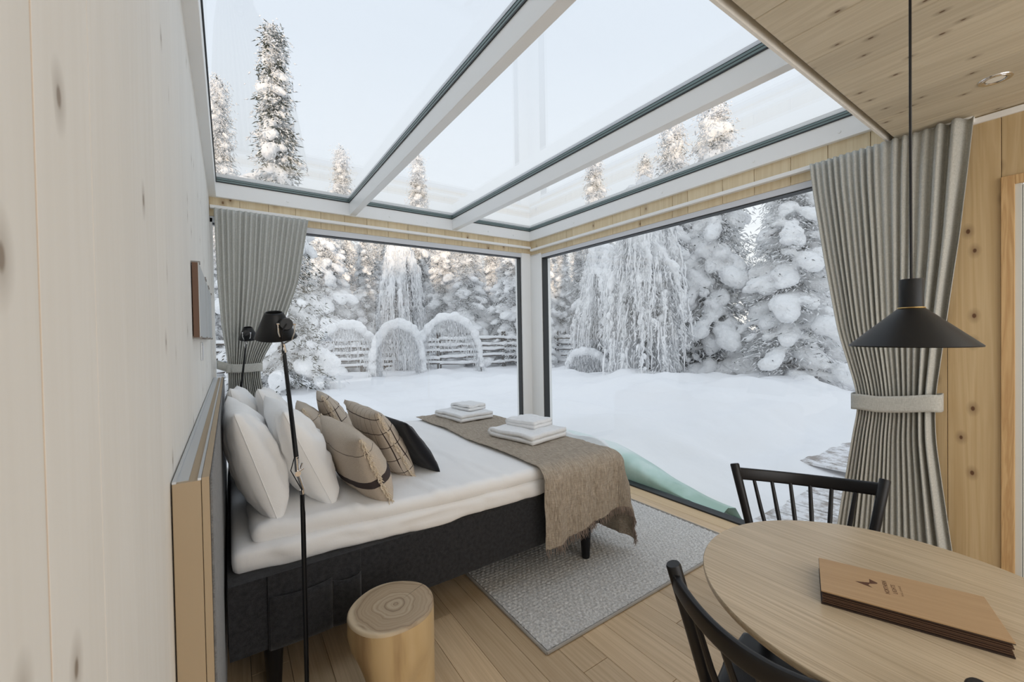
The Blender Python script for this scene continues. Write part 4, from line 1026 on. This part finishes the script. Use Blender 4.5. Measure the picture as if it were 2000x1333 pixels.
def spikes_mesh(name, items, m):
    """items: (base, direction*length, radius) slim three-sided spikes."""
    B = np.array([i[0] for i in items]); D = np.array([i[1] for i in items]); R = np.array([i[2] for i in items])[:, None]
    rs = np.random.RandomState(len(items)); a = np.cross(D, rs.randn(*D.shape)); a /= np.linalg.norm(a, axis=1)[:, None]+1e-9
    b = np.cross(D, a); b /= np.linalg.norm(b, axis=1)[:, None]+1e-9
    mid = B+D*0.35
    V = np.stack([B, mid+a*R, mid-a*0.5*R+b*0.87*R, mid-a*0.5*R-b*0.87*R, B+D], 1).reshape(-1, 3)
    q = np.arange(len(items))*5
    F = np.concatenate([np.stack([q+i, q+j, q+k], -1) for i, j, k in ((0, 1, 2), (0, 2, 3), (0, 3, 1), (4, 2, 1), (4, 3, 2), (4, 1, 3))])
    me = bpy.data.meshes.new(name); me.vertices.add(len(V)); me.vertices.foreach_set('co', V.astype(np.float32).ravel())
    me.loops.add(F.size); me.polygons.add(len(F)); me.loops.foreach_set('vertex_index', F.ravel().astype(np.int32))
    me.polygons.foreach_set('loop_start', np.arange(0, F.size, 3, dtype=np.int32)); me.update(calc_edges=True); me.materials.append(m); return me
def spruce(seed, H, R, nb, blob, dens, needle, per=11, voxel=0.045, sc=1.0, taper=0.75, white=7):
    rg = random.Random(seed); bl, sp, fw = [], [], []
    for i in range(nb):
        t = (i+0.5)/nb; z = 0.15+(H-0.25)*t**0.95; L = R*((1-t)**taper)*rg.uniform(0.55, 1.2)+0.08
        az = i*2.399+rg.uniform(-.5, .5); has = rg.random() < dens; c, s_ = math.cos(az), math.sin(az)
        dr = 0.55*L+0.12*(1-t)
        for k in range(7):
            q = (k+rg.uniform(0.2, 1))/7; r = L*q; zz = z+0.18*L*q-dr*q*q
            p = (r*c+rg.uniform(-.06, .06), r*s_+rg.uniform(-.06, .06), max(zz, 0.02))
            if has or rg.random() < 0.30:
                rad = (1.0 if has else 0.6)* blob*(0.45+0.55*q)*(0.45+0.6*(1-t))*rg.choice((0.5, 0.65, 0.8, 1.0, 1.3))
                slope = math.atan2(0.18*L-2*dr*q, L); bl.append(((p[0], p[1], p[2]+rad*0.2), rad, (rg.uniform(1.1, 1.5), rg.uniform(.8, 1.1), rg.uniform(0.6, 0.85)), az, slope*0.8))
            for kk in range((per if k > 0 else per//2)+white):
                wt = kk < white
                a2 = az+rg.gauss(0, 1.0); dn = rg.uniform(-1.5, -0.1) if wt else rg.uniform(-1.1, 0.2)
                ln = rg.uniform(0.08, 0.28)*sc*(0.55+0.45*(1-t))
                d = Vector((math.cos(a2), math.sin(a2), dn)).normalized()*ln
                sg = 0.13 if wt else 0.08
                o = (p[0]+rg.gauss(0, sg*sc), p[1]+rg.gauss(0, sg*sc), max(0.02, p[2]+rg.gauss(0, sg*sc)-(0.05 if wt else 0)))
                (fw if wt else sp).append((o, tuple(d), rg.uniform(0.009, 0.018)*sc*(1.25 if wt else 1)))
    for k in range(7):
        z = H-0.45+k*0.08; bl.append(((0, 0, z), 0.055*(1.1-k/8), (1, 1, 1.4)))
    tr = MB().tube([(0, 0, -0.3), (0.01, 0, H*0.5), (0, 0, H+0.05)], [0.11, 0.07, 0.012], 8).mesh('trunk', M['bark'])
    return [('trunk', tr), ('foliage', spikes_mesh('foliage', sp, needle)), ('frosted_twigs', spikes_mesh('frosted_twigs', fw, M['twig'])), ('snow_load', blobs_mesh('snow_load', bl, voxel, M['snow'], 0.045, 5.5))]
def weeping(seed, H, R, n, thick=0.05):
    """arching main boughs, each hung with short frosted streamers."""
    rg = random.Random(seed); mb = MB(); sp, bl = [], []
    for b in range(n):
        az = rg.uniform(0, 2*PI); hs = H*rg.uniform(0.45, 1.0)**0.8; out = R*rg.uniform(0.35, 1.0)*(1.35-0.85*hs/H); ze = hs*rg.uniform(0.0, 0.55)
        for k in range(22):
            q = k/21; r = out*math.sin(min(1, q*1.3)*PI/2)**0.7; z = hs+0.12*math.sin(q*PI)-(hs-ze)*max(0, (q-0.2)/0.8)**1.35
            p = Vector((r*math.cos(az+0.25*q)+rg.gauss(0, .03), r*math.sin(az+0.25*q)+rg.gauss(0, .03), z))
            bl.append((tuple(p), thick*rg.uniform(0.8, 2.0)*(1.25-0.7*q), (1, 1, rg.uniform(.9, 1.6))))
            for _ in range(2):
                L = min(z, rg.uniform(0.15, 0.75)); pts, rad = [], []
                x0, y0 = p.x+rg.gauss(0, .07), p.y+rg.gauss(0, .07); ox, oy = rg.uniform(0, .12)*math.cos(az), rg.uniform(0, .12)*math.sin(az)
                for m_ in range(6):
                    w = m_/5; pts.append((x0+ox*w+rg.gauss(0, .012), y0+oy*w+rg.gauss(0, .012), z-L*w)); rad.append(thick*rg.uniform(0.25, 0.65)*(1-0.65*w))
                mb.tube(pts, rad, 5)
            for _ in range(16):
                d = Vector((rg.gauss(0, .6), rg.gauss(0, .6), -1)).normalized()*rg.uniform(0.06, 0.24)
                sp.append(((p.x+rg.gauss(0, .10), p.y+rg.gauss(0, .10), max(0.05, z-rg.uniform(0, 0.5))), tuple(d), rg.uniform(0.008, 0.018)))
    tr = MB().tube([(0, 0, -0.3), (0.03, 0, H*0.6), (0, 0, H*0.98)], [0.10, 0.07, 0.03], 8).mesh('trunk', M['bark'])
    return [('trunk', tr), ('frosted_twigs', spikes_mesh('frosted_twigs', sp, M['twig_grey'])), ('snowy_branches', mb.mesh('snowy_branches', M['snow'], True, 180)), ('snow_load', blobs_mesh('snow_load', bl, 0.04, M['snow'], 0.03, 7))]
def arch(seed, W, H, thick):
    rg = random.Random(seed); bl, sp = [], []
    n = 46
    for k in range(n+1):
        q = k/n; a = PI*q; x = -W/2*math.cos(a); z = H*math.sin(a)**0.75; y = 0.08*math.sin(q*9)
        for _ in range(2): bl.append(((x+rg.gauss(0, .02), y+rg.gauss(0, .04), z+rg.uniform(0, .05)), thick*rg.uniform(.7, 1.2)*(0.7+0.5*math.sin(a)), (1, 1, 0.9)))
        if k % 1 == 0:
            for _ in range(30):
                ln = rg.uniform(0.05, 0.36); drop_ = rg.random()**2.2*min(z, 1.0)
                sp.append(((x+rg.gauss(0, .07), y+rg.gauss(0, .08), z-drop_), (rg.gauss(0, .05), rg.gauss(0, .05), -ln), rg.uniform(.008, .017)))
    tr = MB().tube([(-W/2*math.cos(PI*k/16), 0.08*math.sin(k/16*9), H*math.sin(PI*k/16)**0.75-0.03-(0.2 if k in (0, 16) else 0)) for k in range(17)], 0.03, 8).mesh('trunk', M['bark'])
    return [('trunk', tr), ('frosted_twigs', spikes_mesh('frosted_twigs', sp, M['twig'])), ('snow_load', blobs_mesh('snow_load', bl, 0.045, M['snow'], 0.03, 6))]
STUFF = {'foliage', 'frosted_twigs', 'snowy_branches', 'snow_load'}
def plant(proto, name, label, cat, x, y, rz=0.0, s=1.0, sz=None, group=None, tilt=(0, 0)):
    z = float(ground_h(x, y))-0.05
    t = thing(name, label, cat, (x, y, z), rz, group); t.scale = (s, s, sz or s); t.rotation_euler = (tilt[0], tilt[1], rz)
    for nm, me in proto:
        o = link(nm, me, t)
        if nm in STUFF: o['kind'] = 'stuff'
    return t
SP_A = spruce(1, 8.7, 1.20, 170, 0.24, 0.46, M['needle_green'], per=12, white=4, taper=1.05)
SP_B = spruce(2, 7.0, 1.15, 190, 0.29, 0.66, M['needle'], per=6, taper=0.6, white=11)
SP_C = spruce(3, 7.0, 0.90, 170, 0.26, 0.64, M['needle'], per=6, taper=0.6, white=11)
SP_D = spruce(4, 6.6, 0.72, 140, 0.21, 0.64, M['needle'], per=5, white=9)
SP_E = spruce(5, 8.4, 1.00, 170, 0.21, 0.60, M['needle'], per=5, white=9)
WE_A = weeping(6, 4.6, 1.15, 74, 0.06)
WE_B = weeping(7, 4.3, 1.25, 64, 0.062)
plant(SP_A, 'spruce', 'tall narrow green spruce with snow clumps close to the cabin, behind the back window curtain', 'tree', 1.02, 11.2, 0.4)
plant(SP_B, 'spruce', 'broad spruce buried in thick snow beside the curtain of the side window', 'tree', 10.55, 4.10, 1.1, 1.0, 0.79)
plant(SP_C, 'spruce', 'tall snow laden spruce at the edge of the sky gap behind the bank', 'tree', 10.45, 5.85, 2.0, 1.0, 1.03)
plant(SP_D, 'spruce', 'slimmer snow laden spruce with bare dark trunk next to the frosted weeping birch', 'tree', 9.95, 6.75, 0.3, 1.0, 1.05)
plant(WE_A, 'birch', 'weeping birch with long white frosted branches reaching the snow', 'tree', 8.05, 6.20, 0.0, 0.98, 0.98)
plant(WE_B, 'birch', 'rounded frosted birch near the corner post behind the rail fence', 'tree', 10.6, 9.9, 1.0, 1.0, 1.02)
plant(WE_B, 'birch', 'small frosted birch between the weeping birch and the rounded one', 'tree', 10.4, 8.0, 2.6, 0.75, 0.95)
plant(WE_A, 'birch', 'tall frosted white birch standing behind the snow arches', 'tree', 5.75, 16.2, 1.7, 1.0, 1.25)
AR = [arch(11, 2.1, 1.75, 0.13), arch(12, 1.6, 1.75, 0.14), arch(13, 2.2, 2.0, 0.13)]
def bend(proto, label, a, b):
    t = plant(proto, 'bent_birch', label, 'tree', (a[0]+b[0])/2, (a[1]+b[1])/2, math.atan2(b[1]-a[1], b[0]-a[0]), group='young birches bent into arches by snow')
    return t
bend(AR[0], 'young birch bent into a wide snow arch beside the green spruce', (2.1, 14.0), (4.1, 13.9))
bend(AR[1], 'young birch bent into a steep narrow snow arch between the two wider arches', (3.75, 13.2), (5.25, 12.9))
bend(AR[2], 'young birch bent into a round snow arch nearest the corner post', (5.3, 13.4), (7.35, 12.7))
bend(arch(14, 1.3, 0.75, 0.12), 'low snowed-under bush arched over in front of the rail fence', (9.3, 10.3), (9.9, 9.2))

# background forest: frosted spruces that nothing sets apart
rb = random.Random(21); protos = [SP_D, SP_E, SP_C, SP_D, SP_B]
k = 0
for d, az0, az1, st in ((18.8, -7, 58, 4.6), (23.5, -8, 59, 4.1), (30, -8, 60, 3.4)):
    az = az0
    while az < az1:
        a = math.radians(az+rb.uniform(-1, 1)); dd = d+rb.uniform(-1.6, 1.6); el = rb.uniform(10.5, 15.5); pr = protos[k % 5]
        Hp = {id(SP_D): 6.6, id(SP_E): 8.4, id(SP_C): 7.0, id(SP_B): 7.0}[id(pr)]
        H = 1.3+dd*math.tan(math.radians(el)); s_ = H/Hp
        plant(pr, 'spruce', 'frosted spruce in the forest beyond the rail fence', 'tree', dd*math.sin(a), dd*math.cos(a), rb.uniform(0, 6.28), s_*rb.uniform(1.05, 1.4), s_, 'frosted spruces of the background forest')
        az += st*rb.uniform(0.8, 1.2); k += 1
# trees whose sunlit tops stand above the frame, seen through the roof glass
for az, el, d, lab in ((-0.5, 27.5, 21, 'sunlit spruce top beyond the glass roof close to the pale pine wall'), (12.4, 23.2, 23, 'thin sunlit spruce top alone between the green spruce and the first roof beam'), (22, 23.3, 22, 'sunlit spruce top between the two roof beams'),
                       (46, 24.3, 17, 'sunlit spruce top crossing the second roof beam'), (52.5, 22.2, 18, 'low sunlit spruce top in the last roof bay'), (66, 13.0, 30, 'distant sunlit spruce in the sky gap')):
    if az == 66: el = 5.5
    a = math.radians(az); H = 1.3+d*math.tan(math.radians(el)); plant(SP_E, 'spruce', lab, 'tree', d*math.sin(a), d*math.cos(a), az, H/8.4*0.85, H/8.4)

# ------------------------------------------------------------------ rail fence under snow
def fence(label, pts):
    t = thing('rail_fence', label, 'fence', (pts[0][0], pts[0][1], 0)); rg = random.Random(len(pts))
    o0 = Vector((pts[0][0], pts[0][1], 0))
    for (ax_, ay), (bx, by) in zip(pts[:-1], pts[1:]):
        za, zb = float(ground_h(ax_, ay)), float(ground_h(bx, by))
        for k in range(5):
            h = 0.18+0.24*k; r = Vector((ax_, ay, za+h))-o0; s_ = Vector((bx, by, zb+h+rg.uniform(-.05, .05)))-o0
            rail = MB().tube([r, (r+s_)/2+Vector((0, 0, -0.01)), s_], 0.035, 8).build('rail', M['bark'], t)
            sn = []
            for q in range(13):
                u = q/12; sn.append((r+(s_-r)*u+Vector((0, 0, 0.055+rg.uniform(-.015, .02)))))
            MB().tube(sn, [rg.uniform(0.05, 0.085) for _ in sn], 7).build('snow_cap', M['snow'], rail)
        for dx in (-.06, .06): MB().tube([(ax_-o0.x+dx, ay-o0.y+0.05, za-0.2), (ax_-o0.x+dx, ay-o0.y+0.05, za+1.45)], 0.04, 8).build('post', M['bark'], t)
fence('snow covered rail fence across the back of the yard', [(-4.5, 18.5), (-1.5, 17.6), (1.4, 16.9), (4.2, 16.2), (7.0, 15.4), (9.6, 14.6), (11.4, 13.7)])
fence('snow covered rail fence running forward behind the frosted birches', [(11.6, 13.5), (11.4, 11.4), (11.1, 9.4), (10.9, 7.6)])
